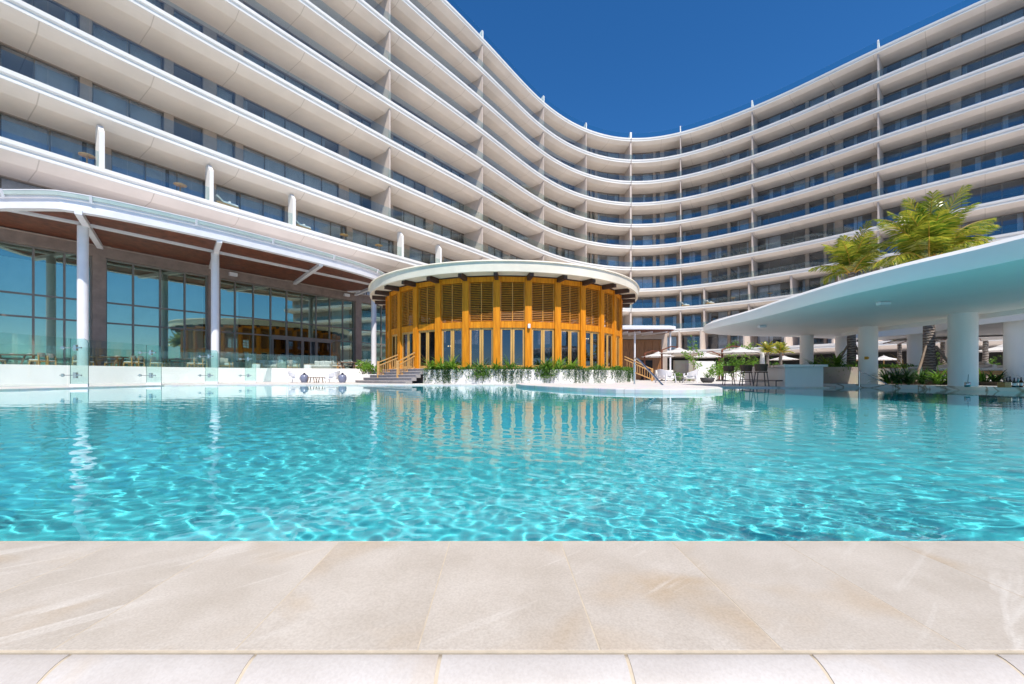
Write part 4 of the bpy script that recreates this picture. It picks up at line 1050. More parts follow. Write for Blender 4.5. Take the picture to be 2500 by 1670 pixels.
# planter of the pavilion: trailing greenery, ground cover, clumps
vn = MB(); gc = MB(); rv = random.Random(3)
for i in range(900):
    th = R(-28) + R(107) * rv.random(); dens = .55 + .45 * math.sin(th * 23) * math.sin(th * 9 + 1)
    if rv.random() > dens + .1: continue
    Lh = (.30 + .75 * rv.random()) * (.55 + .6 * dens); k = int(Lh / .035)
    for j in range(k):
        if rv.random() < .28: continue
        q = j * .035; a = th + rv.gauss(0, .0022) + .003 * math.sin(j * .7 + i)
        x, y = rpol(RW + .90 + rv.random() * .05, a); z = EYE + .40 - q
        if z > DECK + .03: leafq(vn, (x, y, z), rv.uniform(.05, .10), rv, -.5)
for i in range(3600):
    th = R(-28) + R(107) * rv.random(); x, y = rpol(RW + rv.uniform(.36, .92), th)
    leafq(gc, (x, y, EYE + .33 + .20 * rv.random() + .08 * math.sin(th * 31)), rv.uniform(.08, .17), rv, .6)
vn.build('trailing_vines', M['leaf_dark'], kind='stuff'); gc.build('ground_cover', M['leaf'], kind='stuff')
cl = [(-26.0, 46, .75, 'leaf_bright', 'broad bright strappy plant at the left end of the pavilion planter, beside the steps'),
      (-22.0, 50, .85, 'leaf_bright', 'bushy strappy plant second from the steps in the pavilion planter'),
      (-17.5, 44, .80, 'leaf_bright', 'tall light green strappy plant below the shutter bay left of the lamp'),
      (-11.0, 20, .50, 'leaf', 'low thin strappy plant before the middle left doors of the pavilion'),
      (-7.5, 18, .70, 'leaf', 'spindly upright plant rising in front of the middle doors of the pavilion'),
      (-2.2, 30, .62, 'leaf', 'feathery green plant just left of the lamp post of the pavilion'),
      (2.6, 22, .80, 'leaf', 'thin tall plant arching in front of the post with the white lamp'),
      (9.2, 18, .42, 'leaf_dark', 'small dark spiky plant right of the post with the white lamp'),
      (15.6, 54, .80, 'leaf', 'large dark green strappy clump with long side blades in the planter right half'),
      (20.0, 46, .95, 'leaf_bright', 'tall bright strappy clump in the right half of the pavilion planter'),
      (25.5, 44, .78, 'leaf_bright', 'bright fountain shaped plant at the right part of the pavilion planter'),
      (38.0, 30, .66, 'leaf', 'green strappy plant near the right corner of the pavilion wall'),
      (52.0, 26, .60, 'leaf', 'small strappy plant at the far right end of the pavilion planter')]
for i, (dg, n, L, mt, lb) in enumerate(cl):
    x, y = rpol(RW + .62, R(dg)); plant_strappy(lb, 'plant', (x, y, EYE + .34), int(n * 1.3), L * 1.55, .075, 1.5, 40 + i, mt, 'plants in the pavilion planter')
# hanging clump over the wall
for dg, lb in ((14.5, 'thick tuft of leaves spilling over the planter wall under the large strappy clump'), (-6.5, 'leafy tuft spilling over the planter wall below the middle doors')):
    x, y = rpol(RW + .98, R(dg)); t = thing('spilling_plant', lb, 'plant', (x, y, EYE + .4), 0, 'plants spilling over the planter wall')
    mb = MB(); rnd = random.Random(int(dg * 9) + 100)
    for i in range(420): leafq(mb, (rnd.gauss(0, .28), rnd.gauss(-.02, .06), -.62 * rnd.random() ** 1.2 + .12), rnd.uniform(.07, .14), rnd, -.5)
    mb.build('leaves', M['leaf'], t); s = MB()
    for i in range(8): s.tube([(rnd.gauss(0, .1), .06, .0), (rnd.gauss(0, .2), -.02, -.1), (rnd.gauss(0, .24), -.02, -.4)], .006, 4)
    s.build('stem', M['leaf_dark'], t)
# bed left of the steps
b = MB(); b.prism([(PX(850, 29.4), 29.4), (PX(915, 29.0), 29.0), (PX(940, 29.4), 29.4), (PX(938, 31.5), 31.5), (PX(862, 32), 32)], DECK, EYE + .12)
tag(b.build('planter_wall', M['white'], bevel=.02), 'low white planter wall between terrace wall and grey steps', 'planter')
for i, (px, y, n, r_, h, lb) in enumerate(((885, 29.9, 420, .55, 1.0, 'bright leafy shrub at the left end of the low white planter'), (905, 29.8, 300, .42, .75, 'smaller bright shrub in the middle of the low white planter'), (924, 29.9, 260, .38, .75, 'bright shrub in the low white planter nearest the steps'))):
    plant_bush(lb, 'shrub', (PX(px, y), y, EYE + .1), n, r_, h, .16, 60 + i, 'leaf_bright', 'shrubs in the low white planter')
t = thing('potted_plant', 'tall tapered pot with dark spiky plant beside the pavilion', 'potted plant', (PX(931, 31.6), 31.6, EYE + .1))
mb = MB(); mb.lathe([(.001, 0), (.24, 0), (.36, .75), (.33, .76), (.30, .7), (.001, .7)], n=4); mb.build('pot', M['brownwall'], t)
o = strappy(40, .95, .07, 1.0, 77, 1.4, .3).build('leaves', M['leaf_dark'], t); o.location = (0, 0, .7)

# palms
def make_palm(label, H, r0, r1, nf, L, seed, lean=(0, 0), props=True, nl=46):
    rnd = random.Random(seed); t = thing('palm_tree', label, 'palm tree')
    mb = MB(); k = 14
    mb.tube([(lean[0] * (i / k) ** 1.5 + .015 * math.sin(i * 2.1), lean[1] * (i / k) ** 1.5, H * i / k) for i in range(k + 1)], r0, 14, r1); mb.build('trunk', M['bark'], t)
    fr = MB(); stk = MB(); top = Vector((lean[0], lean[1], H))
    for f in range(nf):
        az = f * 2.39996 + rnd.uniform(-.25, .25); age = f / nf
        el = R(88) - R(56) * age ** 1.2 + rnd.uniform(-.1, .1); Lf = L * rnd.uniform(.78, 1.1) * (.82 + .18 * math.sin(math.pi * min(1, age + .25)))
        droop = R(24) + R(66) * age + rnd.uniform(-.15, .25)
        p = top + Vector((0, 0, -.12 * age)); pts_ = [p.copy()]; e = el; sg = 16; dirs = []
        for i in range(sg):
            d = Vector((math.cos(az) * math.cos(e), math.sin(az) * math.cos(e), math.sin(e))); dirs.append(d); p = p + d * Lf / sg; pts_.append(p.copy()); e -= droop / sg * (.5 + 1.0 * i / sg)
        dirs.append(dirs[-1]); stk.tube(pts_, .05, 5, .004)
        side = Vector((-math.sin(az), math.cos(az), 0))
        for i in range(nl):
            tt = .16 + .84 * (i + rnd.random() * .5) / nl; q = tt * sg; j = min(sg - 1, int(q)); c = pts_[j].lerp(pts_[j + 1], q - j); d = dirs[j]
            nrm = side.cross(d).normalized()
            ll = L * .31 * (math.sin(math.pi * min(1, tt * .80 + .16)) ** .7) * rnd.uniform(.85, 1.1); wd = .048 * L / 2.4 * (1 if nl > 30 else 1.6)
            for s_ in (-1, 1):
                o1 = (side * s_ * (.92 - .35 * tt + rnd.gauss(0, .06)) + d * (.32 + .5 * tt + rnd.gauss(0, .07)) - nrm * (.05 if nrm.z > 0 else -.05) + Vector((0, 0, -.10 - .25 * age * rnd.random()))).normalized()
                o2 = (o1 + Vector((0, 0, -.8 - .9 * rnd.random()))).normalized()
                m1 = c + o1 * ll * .55; m2 = m1 + (o1 * .55 + o2 * .45) * ll * .45; u = d * wd * .5
                fr.add([c - u * .5, c + u * .5, m1 + u, m1 - u, m2 + u * .1, m2 - u * .1], [(0, 1, 2, 3), (3, 2, 4, 5)])
    fr.build('crown', M['frond'], t); stk.build('frond_stalks', M['stalk'], t)
    if props:
        for a in (30, 160, 275):
            mb = MB(); ca, sa = math.cos(R(a)), math.sin(R(a)); mb.tube([(ca * r0 * .9, sa * r0 * .9, 1.55), (ca * 1.0, sa * 1.0, 0)], .05, 8); mb.build('timber_prop', M['wood_prop'], t)
    return t
def at(t, x, y, z, rz=0.0): t.location = (x, y, z); t.rotation_euler = (0, 0, rz); return t
at(make_palm('large palm with broad shaggy crown rising through the bar roof opening', 5.25, .22, .15, 31, 2.95, 5, nl=48), PX(2268, 17.6), 17.6, DECK + .2, R(40))
at(make_palm('narrower palm with upright crown rising left of the large one', 5.2, .20, .14, 20, 2.35, 9, nl=46), PX(2079, 20.2), 20.2, DECK + .4, R(10))
sp = None
for i, (px, y, H, rz, sc_, lb) in enumerate(((1874, 33, 2.1, 20, 1.0, 'small palm with yellowing crown behind the bar counter, left of its twin'), (1906, 37, 2.3, 130, 1.05, 'small palm with greener crown behind the bar counter, nearest the round column'),
                       (2196, 27, 2.5, 70, 1.05, 'small palm seen between the round columns left of the large palm trunk'), (2302, 25, 2.3, 200, 1.1, 'small palm with pale trunk right beside the large palm trunk'), (2406, 27, 3.3, 300, 1.2, 'small palm with thin pale trunk and timber props at the far right'))):
    if sp is None: sp = make_palm(lb, 2.4, .13, .10, 14, 1.25, 31, props=False, nl=26); o = at(sp, PX(px, y), y, DECK + .3, R(rz))
    else: o = dup(sp, (PX(px, y), y, DECK + .3), R(rz), lb)
    o['group'] = 'small palms beyond the bar'; o.scale = (sc_, sc_, H / 2.4 * 1.0)

# shrubs and small trees on the right
sh = [(1650, 29.0, 330, .55, .55, .13, 'leaf', 'low green shrub with white blossom between the two pale lounge chairs'),
      (1683, 31.0, 0, .0, .0, 0, 'leaf_bright', 'bright strappy plant behind the right pale lounge chair'),
      (1752, 33.0, 420, .8, 1.3, .20, 'leaf_bright', 'bright broad leaved shrub left of the red brown umbrella pole'),
      (1790, 34.5, 620, 1.2, 1.75, .20, 'leaf', 'leafy shrub right of the red brown umbrella pole, under the umbrella'),
      (1818, 35.5, 560, 1.1, 1.7, .20, 'leaf_bright', 'yellowish shrub behind the middle bar stool'),
      (1845, 36.0, 520, 1.1, 1.5, .18, 'leaf_dark', 'dark shrub behind the bar counter, left of the closed parasol'),
      (1893, 37.0, 480, 1.2, 1.4, .18, 'leaf', 'shrub at the foot of the twin small palms'),
      (1925, 38.0, 420, 1.2, 1.2, .18, 'leaf_dark', 'dark shrub under the small far parasol behind the bar'),
      (2325, 26.0, 520, 1.0, 1.9, .16, 'leaf', 'dense green shrub between the large palm trunk and the wide column'),
      (2440, 27.0, 420, .9, 1.5, .16, 'leaf', 'shrub under the lowest right parasol')]
for i, (px, y, n, r_, h, sz, mt, lb) in enumerate(sh):
    if n: plant_bush(lb, 'shrub', (PX(px, y), y, DECK + .1), n, r_, h, sz, 100 + i, mt, 'shrubs beyond the pool')
    else: plant_strappy(lb, 'plant', (PX(px, y), y, DECK + .1), 60, .95, .06, 1.4, 100 + i, mt)
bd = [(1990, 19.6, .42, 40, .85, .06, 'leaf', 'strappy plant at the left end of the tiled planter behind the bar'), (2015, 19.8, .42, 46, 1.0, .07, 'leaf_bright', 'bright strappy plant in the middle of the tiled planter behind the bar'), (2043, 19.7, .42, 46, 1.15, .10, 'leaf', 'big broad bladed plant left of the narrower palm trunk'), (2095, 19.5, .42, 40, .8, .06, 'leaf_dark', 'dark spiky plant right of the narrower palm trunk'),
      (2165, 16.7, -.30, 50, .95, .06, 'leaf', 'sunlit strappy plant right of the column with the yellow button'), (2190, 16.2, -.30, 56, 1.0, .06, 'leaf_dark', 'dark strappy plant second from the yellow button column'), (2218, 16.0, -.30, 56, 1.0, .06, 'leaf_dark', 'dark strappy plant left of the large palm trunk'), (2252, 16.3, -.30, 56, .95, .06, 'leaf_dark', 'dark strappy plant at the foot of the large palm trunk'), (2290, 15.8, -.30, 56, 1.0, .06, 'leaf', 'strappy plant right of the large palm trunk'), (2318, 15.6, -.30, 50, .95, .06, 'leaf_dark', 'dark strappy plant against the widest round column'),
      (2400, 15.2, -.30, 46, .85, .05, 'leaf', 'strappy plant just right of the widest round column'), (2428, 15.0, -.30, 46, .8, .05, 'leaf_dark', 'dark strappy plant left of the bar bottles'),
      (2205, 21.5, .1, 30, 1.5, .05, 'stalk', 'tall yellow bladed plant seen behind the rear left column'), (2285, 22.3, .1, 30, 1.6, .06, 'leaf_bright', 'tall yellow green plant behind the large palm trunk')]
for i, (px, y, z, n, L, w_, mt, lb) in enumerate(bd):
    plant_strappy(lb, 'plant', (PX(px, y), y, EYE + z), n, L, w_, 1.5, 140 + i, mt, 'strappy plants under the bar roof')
gc2 = MB()
for i in range(1500):
    px = rv.uniform(1985, 2240); y = rv.uniform(18.85, 20.6)
    leafq(gc2, (PX(px, y), y, EYE + .42 + .12 * rv.random() + (-.5 * rv.random() if y < 18.95 else 0)), rv.uniform(.05, .11), rv, .4)
gc2.build('ground_cover', M['leaf'], kind='stuff')
def thin_tree(px, y, H, seed, label):
    t = thing('young_tree', label, 'tree', (PX(px, y), y, DECK), 0, 'young trees beyond the pool'); rnd = random.Random(seed)
    tr = MB(); tr.tube([(0, 0, 0), (.05, 0, H * .5), (0, .03, H * .95)], .035, 7, .012); ends = []
    for i in range(9):
        a = rnd.random() * 6.28; z0 = H * rnd.uniform(.35, .9); q = rnd.uniform(.35, .8); e = (q * math.cos(a), q * math.sin(a), z0 + rnd.uniform(-.15, .5)); tr.tube([(0, 0, z0), e], .012, 5, .005); ends.append(e)
    tr.build('trunk', M['wood_prop'], t); cr = MB()
    for e in ends + [(0, 0, H)]:
        for j in range(26): leafq(cr, (e[0] + rnd.gauss(0, .16), e[1] + rnd.gauss(0, .16), e[2] + rnd.gauss(0, .16)), rnd.uniform(.14, .24), rnd, .2)
    cr.build('crown', M['leaf_bright'], t)
thin_tree(1692, 33.5, 3.2, 1, 'slender young tree with sparse round leaves before the white garden wall')
thin_tree(1797, 39.0, 3.6, 2, 'young tree showing above the nearest right umbrella, to its left')
thin_tree(1829, 40.0, 3.4, 3, 'young tree with dark leaves showing above the umbrella right edge')

# ------------------------------------------------------------------ umbrellas
def mk_umb(label, centre=False):
    t = thing('parasol', label, 'umbrella'); n = 8; r_ = 1.75; top_ = 2.98; ed = 2.50
    mb = MB(); vs = []
    rings = 6
    for i in range(rings + 1):
        q = i / rings
        for k in range(n * 2):
            a = k * math.pi / n; rr = r_ * q * (1 if k % 2 == 0 else .945 + .02 * (1 - q)); z = top_ - (top_ - ed) * (q ** .85) - (.03 * q * math.sin(math.pi * q) if k % 2 else 0)
            vs.append((rr * math.cos(a) + (1e-4 if q == 0 else 0), rr * math.sin(a), z))
    m = n * 2; vs += [(x, y, z - .012) for x, y, z in vs]; o_ = (rings + 1) * m; fs = []
    for i in range(rings):
        for k in range(m):
            fs.append((i * m + k, i * m + (k + 1) % m, (i + 1) * m + (k + 1) % m, (i + 1) * m + k)); fs.append((o_ + i * m + k, o_ + (i + 1) * m + k, o_ + (i + 1) * m + (k + 1) % m, o_ + i * m + (k + 1) % m))
    i = rings
    for k in range(m): fs.append((i * m + k, i * m + (k + 1) % m, o_ + i * m + (k + 1) % m, o_ + i * m + k))
    mb.add(vs, fs); cn = mb.build('canopy', M['canvas'], t)
    v = MB(); v.lathe([(.42, top_ - .10), (.01, top_ + .06)], n=8, smooth=False); v.build('vent', M['canvas'], cn)
    f = MB(); f.lathe([(.02, top_ + .05), (.03, top_ + .08), (.012, top_ + .15), (.001, top_ + .15)], n=8); f.build('finial', M['whitemetal'], t)
    for k in range(8):
        a = k * math.pi / 4; rb_ = MB(); rb_.bar((.05, 0, 2.88) if False else (.05 * math.cos(a), .05 * math.sin(a), top_ - .10), (r_ * .97 * math.cos(a), r_ * .97 * math.sin(a), ed - .03), .03, .03); rb_.build('rib', M['redwood'], t)
    if centre:
        p = MB(); p.tube([(0, 0, 0), (0, 0, top_)], .035, 10); p.build('pole', M['teak'], t)
        p = MB(); p.lathe([(.001, 0), (.32, 0), (.32, .07), (.001, .07)], n=16); p.build('base', M['greybowl'], t); return t
    p = MB(); p.box((-1.35, .5, 1.42), (.13, .13, 2.84)); p.build('pole', M['redwood'], t)
    p = MB(); p.bar((-1.40, .52, 2.80), (-.6, .22, 3.14), .08, .10); p.bar((-.6, .22, 3.14), (0, 0, 3.06), .08, .10); p.build('arm', M['redwood'], t)
    p = MB(); p.box((-1.35, .5, .04), (.75, .75, .08)); p.build('base', M['greybowl'], t)
    return t
um = Kind(mk_umb); um2 = Kind(lambda lb: mk_umb(lb, True))
for px, y, rz, s_, lb in ((1657, 36.8, 0, 1.0, 'white cantilever umbrella above the two pale lounge chairs, red pole at its left'), (1607, 42.0, 20, .98, 'white umbrella before the timber building, partly behind its neighbour'), (1724, 43.0, 200, .97, 'white umbrella above the square white garden wall'),
                          (1807, 36.2, 0, 1.0, 'white cantilever umbrella with red brown pole behind the bar stools'), (1913, 50.0, 60, .98, 'small far white umbrella left of the round column behind the bar'), (2092, 42.0, 60, .86, 'far low white umbrella half hidden behind the narrower palm trunk'), (2158, 43.0, 60, .86, 'far low white umbrella just right of the yellow button column'),
                          (2248, 23.5, 80, .98, 'wide white umbrella behind the large palm trunk'), (2384, 22.5, 80, 1.0, 'wide white umbrella behind the widest round column'), (2450, 27.5, 80, .86, 'lower white umbrella at the far right under the bar roof'), (2500, 31.0, 80, 1.05, 'white umbrella cut by the right edge of the photo')):
    (um2 if px > 2000 else um).put((PX(px, y), y, DECK), R(rz), lb, 'white umbrellas beyond the pool', s_)
t = thing('closed_parasol', 'closed white parasol standing upright behind the bar counter', 'umbrella', (PX(1861, 34.0), 34.0, DECK))
mb = MB(); mb.lathe([(.001, 1.0), (.17, 1.0), (.20, 1.3), (.15, 2.2), (.06, 2.75), (.001, 2.8)], n=10); mb.build('canopy', M['canvas'], t)
mb = MB(); mb.tube([(0, 0, 0), (0, 0, 1.1)], .04, 8); mb.build('pole', M['whitemetal'], t)
mb = MB(); mb.lathe([(.001, 0), (.3, 0), (.3, .06), (.001, .06)], n=16); mb.build('base', M['greybowl'], t)

# ------------------------------------------------------------------ furniture
def mk_chair(label):
    t = thing('dining_chair', label, 'chair')
    s = MB(); s.box((0, 0, .44), (.48, .46, .07)); s.build('seat', M['cushion'], t, bevel=.02)
    bk = MB(); pth = [(0, 0, math.sin(R(a)), -math.cos(R(a))) for a in range(-55, 56, 10)]
    bk.sweep(pth, [(.27, .60), (.29, .84), (.25, .85), (.23, .60)], True); bk.build('backrest', M['wicker'], t)
    for sx in (-1, 1):
        l = MB(); l.bar((sx * .21, -.21, .72), (sx * .225, -.25, 0), .05, .05); l.build('leg', M['teak'], t)
        l = MB(); l.bar((sx * .21, .20, .44), (sx * .22, .23, 0), .05, .05); l.build('leg', M['teak'], t)
    f = MB()
    for sx in (-1, 1): f.bar((sx * .215, -.21, .38), (sx * .215, .20, .38), .035, .05)
    f.bar((-.21, .2, .38), (.21, .2, .38), .035, .05); f.build('seat_frame', M['teak'], t)
    return t
def mk_table(label):
    t = thing('dining_table', label, 'table')
    p = MB(); p.box((0, 0, .74), (2.0, .95, .05)); p.build('tabletop', M['teakdark'], t, bevel=.01)
    for sx in (-1, 1):
        l = MB(); l.bar((sx * .75, -.3, .72), (sx * .55, -.38, 0), .08); l.build('leg', M['teakdark'], t)
        l = MB(); l.bar((sx * .75, .3, .72), (sx * .55, .38, 0), .08); l.build('leg', M['teakdark'], t)
    b_ = MB(); b_.bar((-.65, 0, .5), (.65, 0, .5), .06); b_.build('stretcher', M['teakdark'], t)
    return t
def wy(px): return pt(WP, s_at(WP, px))[1]      # depth of the terrace wall at a column
ch, tbk = Kind(mk_chair), Kind(mk_table)
tabs = [(30, 23.1, 'long weathered table at the far left end of the terrace'), (258, 25.6, 'long weathered table between the two left white columns'), (440, 28.7, 'long weathered table just left of the middle white column'), (850, 36.2, 'small weathered table at the right end of the terrace by the shrubs')]
for px, y, lb in tabs:
    y = max(y, wy(px) + 1.5)
    tbk.put((PX(px, y), y, TERR), R(18), lb, 'dining tables on the terrace', (.75, 1, 1) if px == 850 else 1.0)
chs = [(-8, 22.6, -75, 'teak chair cut by the left edge of the photo'), (92, 22.9, 100, 'teak chair at the right end of the far left table, nearer the pool'), (116, 24.0, 95, 'teak chair at the right end of the far left table, farther from the pool'), (196, 24.9, -80, 'teak chair seen through the first glass fin'), (212, 26.3, -85, 'teak chair right behind the left white column'), (272, 27.0, 180, 'teak chair on the far side of the table between the two left columns'),
       (318, 25.0, 100, 'teak chair at the right end of the table between the columns, nearer the pool'), (336, 26.2, 95, 'teak chair at the right end of the table between the columns, farther back'), (382, 27.9, -80, 'teak chair seen through the second glass fin'), (402, 29.4, -85, 'teak chair left of the table by the middle column, farther back'), (470, 28.0, 100, 'teak chair seen just left of the third glass fin'), (492, 29.4, 95, 'teak chair behind the third glass fin near the middle column'),
       (818, 35.5, -80, 'teak chair left of the small table by the shrubs'), (832, 37.0, -85, 'teak chair behind the small table by the shrubs'), (876, 36.0, 95, 'teak chair right of the small table, touching the shrubs')]
for px, y, rz, lb in chs:
    y = max(y, wy(px) + .75)
    ch.put((PX(px, y), y, TERR), R(rz), lb, 'teak chairs on the terrace')
# place settings
bw = 0
for px, y, n in ((30, 23.1, 4), (258, 25.6, 5), (440, 28.7, 5), (850, 36.2, 3)):
    y = max(y, wy(px) + 1.5)
    for i in range(n):
        x = PX(px, y) + (i - (n - 1) / 2) * .36; yy = y + (i - (n - 1) / 2) * .12 + (.2 if i % 2 else -.2)
        t = thing('bowl', 'small pale bowl number', 'bowl', (x, yy, TERR + .766), 0, 'tableware on the terrace tables')
        t['label'] = {30: 'small pale bowl laid on the far left terrace table', 258: 'small pale bowl laid on the table between the left columns', 440: 'small pale bowl laid on the table by the middle column', 850: 'small pale bowl laid on the small table by the shrubs'}[px]
        t['group'] = {30: 'bowls on the far left table', 258: 'bowls on the table between the columns', 440: 'bowls on the table by the middle column', 850: 'bowls on the small table'}[px]
        mb = MB(); mb.lathe([(.001, 0), (.06, 0), (.10, .06), (.09, .06), (.05, .012), (.001, .012)], n=14); mb.build('body', M['cushion'], t)
def mk_arm(label):
    t = thing('lounge_armchair', label, 'armchair')
    s = MB(); s.box((0, .02, .36), (.70, .70, .16)); s.build('seat_cushion', M['cushion'], t, bevel=.05)
    bk = MB(); pth = [(0, 0, math.sin(R(a)), -math.cos(R(a))) for a in range(-100, 101, 10)]
    bk.sweep(pth, [(.40, .30), (.46, .76), (.42, .78), (.36, .30)], True, smooth=True); bk.build('backrest', M['wicker'], t)
    p = MB(); p.box((0, -.22, .60), (.55, .16, .36), M=Matrix.Rotation(R(-12), 4, 'X')); p.build('pillow', M['cushion'], t, bevel=.06)
    for sx in (-1, 1):
        l = MB(); l.bar((sx * .40, .34, .52), (sx * .36, .38, 0), .05); l.build('leg', M['teak'], t)
        l = MB(); l.bar((sx * .34, -.30, .40), (sx * .38, -.36, 0), .05); l.build('leg', M['teak'], t)
    f = MB(); f.box((0, .02, .25), (.74, .72, .06)); f.build('seat_frame', M['teak'], t); return t
ar = Kind(mk_arm)
for px, y, rz, lb in ((549, 30.2, -70, 'woven lounge armchair just right of the middle white column'), (637, 34.0, 170, 'woven tub armchair behind the fourth and fifth glass fins'), (716, 34.6, -75, 'woven lounge armchair at the end of the glass wind screen')):
    ar.put((PX(px, y), y, TERR), R(rz), lb, 'woven armchairs on the terrace', 1.12)
def mk_sofa(label):
    t = thing('sofa', label, 'sofa')
    b_ = MB(); b_.box((0, 0, .20), (2.1, .85, .24)); b_.build('base', M['wicker'], t, bevel=.03)
    b_ = MB(); b_.box((0, -.40, .46), (2.1, .12, .56)); b_.build('backrest', M['wicker'], t, bevel=.04)
    for sx in (-1, 1): b_ = MB(); b_.box((sx * 1.0, .0, .40), (.12, .85, .42)); b_.build('armrest', M['wicker'], t, bevel=.04)
    for i in range(3): b_ = MB(); b_.box(((i - 1) * .64, .05, .40), (.62, .70, .16)); b_.build('seat_cushion', M['cushion'], t, bevel=.05)
    for i in range(4): b_ = MB(); b_.box(((i - 1.5) * .48, -.24, .66), (.46, .16, .40), M=Matrix.Rotation(R(-14), 4, 'X') @ Matrix.Rotation(R((-1) ** i * 6), 4, 'Y')); b_.build('pillow', M['cushion'], t, bevel=.06)
    return t
so_ = Kind(mk_sofa)
so_.put((PX(664, 34.0), 34.0, TERR), R(160), 'woven sofa with pale pillows behind the fifth glass fin', 'sofas on the terrace')
so_.put((PX(788, 35.6), 35.6, TERR), R(170), 'woven sofa piled with pale pillows left of the small table by the shrubs', 'sofas on the terrace')
def mk_drum(label):
    t = thing('side_table', label, 'side table'); mb = MB(); mb.lathe([(.001, 0), (.24, 0), (.26, .04), (.25, .42), (.23, .44)], n=24); mb.build('body', M['whitecushion'], t)
    mb = MB(); mb.lathe([(.24, .44), (.26, .445), (.26, .47), (.001, .47)], n=24); mb.build('top', M['teak'], t); return t
dr = Kind(mk_drum)
dr.put((PX(625, 32.6), 32.6, TERR), 0, 'white drum side table left of the woven sofa behind the fins', 'white drum tables', 1.15)
dr.put((PX(751, 34.6), 34.6, TERR), 0, 'white drum side table with wooden top left of the right sofa', 'white drum tables', 1.15)
t = thing('round_table', 'low round table with pale top behind the fourth glass fin', 'table', (PX(598, 33.0), 33.0, TERR))
mb = MB(); mb.lathe([(.001, .68), (.6, .68), (.6, .72), (.001, .72)], n=28); mb.build('tabletop', M['teakdark'], t); mb = MB(); mb.tube([(0, 0, 0), (0, 0, .7)], .06, 10); mb.lathe([(.001, 0), (.3, 0), (.3, .03), (.001, .03)], n=20); mb.build('pedestal', M['teakdark'], t)
# deck in front of the white wall: vases, stools, white lounge chairs
def mk_vase(label):
    t = thing('jar_table', label, 'side table'); mb = MB(); mb.lathe([(.001, 0), (.17, 0), (.25, .16), (.27, .34), (.22, .50), (.10, .57), (.08, .60), (.001, .60)], n=28); mb.build('jar', M['blue_glaze'], t)
    mb = MB(); mb.lathe([(.06, .59), (.06, .66), (.001, .66)], n=14); mb.build('neck', M['darkframe'], t)
    mb = MB(); mb.lathe([(.001, .66), (.27, .66), (.27, .68), (.001, .68)], n=28); mb.build('top', M['whitemetal'], t); return t
va = Kind(mk_vase)
va.put((PX(743, 27.4), 27.4, DECK), 0, 'blue grey jar shaped side table by the left white lounge chair', 'jar side tables on the deck')
va.put((PX(836, 27.0), 27.0, DECK), 0, 'blue grey jar shaped side table right of the white lounge chair facing the stools', 'jar side tables on the deck')
def mk_bench(label):
    t = thing('low_stool', label, 'stool'); mb = MB(); mb.box((0, 0, .36), (.46, .40, .04)); mb.build('seat', M['teakdark'], t, bevel=.01)
    for sx in (-1, 1):
        for sy in (-1, 1): l = MB(); l.bar((sx * .16, sy * .14, .35), (sx * .24, sy * .18, 0), .04); l.build('leg', M['teakdark'], t)
    return t
be = Kind(mk_bench)
be.put((PX(762, 27.2), 27.2, DECK), 0, 'low dark wooden stool next to the left jar side table', 'low stools on the deck')
be.put((PX(783, 27.3), 27.3, DECK), 0, 'low dark wooden stool in the middle before the white terrace wall', 'low stools on the deck')
def mk_lounge(label):
    t = thing('lounge_chair', label, 'lounge chair')
    s = MB(); s.box((0, 0, .32), (.72, .74, .22)); s.build('seat_cushion', M['whitecushion'], t, bevel=.07)
    bk = MB(); pth = [(0, 0, math.sin(R(a)), -math.cos(R(a))) for a in range(-105, 106, 10)]; vs = []
    for i, (x, y, nx, ny) in enumerate(pth):
        q = abs(i - (len(pth) - 1) / 2) / ((len(pth) - 1) / 2); tp = .80 - .22 * q ** 1.5
        for o_, z in ((.42, .40), (.48, tp), (.44, tp + .01), (.39, .40)): vs.append((nx * o_, ny * o_, z))
    k = len(pth); bk.add(vs, [(i * 4 + j, (i + 1) * 4 + j, (i + 1) * 4 + (j + 1) % 4, i * 4 + (j + 1) % 4) for i in range(k - 1) for j in range(4)] + [(0, 1, 2, 3), tuple((k - 1) * 4 + j for j in (3, 2, 1, 0))]); bk.build('backrest', M['whitemetal'], t)
    for sx in (-1, 1):
        for sy in (-1, 1): l = MB(); l.bar((sx * .40, sy * .30, .56), (sx * .44, sy * .38, 0), .045); l.build('leg', M['whitemetal'], t)
    return t
lo_ = Kind(mk_lounge)
for px, y, rz, lb in ((722, 27.9, -80, 'white lounge chair at the end of the glass screen, beside the left jar table'), (812, 27.8, 95, 'white lounge chair before the white terrace wall, facing the low stools'), (1625, 27.0, -70, 'pale rounded lounge chair on the deck, left of the small side tables'), (1684, 27.0, 70, 'pale rounded lounge chair between the side tables and the dark bowl planter')):
    lo_.put((PX(px, y), y, DECK), R(rz), lb, 'white lounge chairs on the deck', 1.0 if px < 1000 else 1.12)
def mk_mini(label):
    t = thing('side_table', label, 'side table'); mb = MB(); mb.lathe([(.001, .40), (.28, .40), (.28, .43), (.001, .43)], n=20); mb.build('top', M['wicker'], t)
    for a in (0, 120, 240): l = MB(); l.bar((.06 * math.cos(R(a)), .06 * math.sin(R(a)), .40), (.2 * math.cos(R(a)), .2 * math.sin(R(a)), 0), .035); l.build('leg', M['wicker'], t)
    return t
mi = Kind(mk_mini)
mi.put((PX(1653, 27.0), 27.0, DECK), 0, 'small grey side table right of the left pale lounge chair', 'small grey side tables')
mi.put((PX(1666, 26.7), 26.7, DECK), .4, 'small grey side table left of the right pale lounge chair', 'small grey side tables', .85)
t = thing('bowl_planter', 'wide charcoal bowl planter with grassy plant, before the square white wall', 'planter', (PX(1727, 27.0), 27.0, DECK))
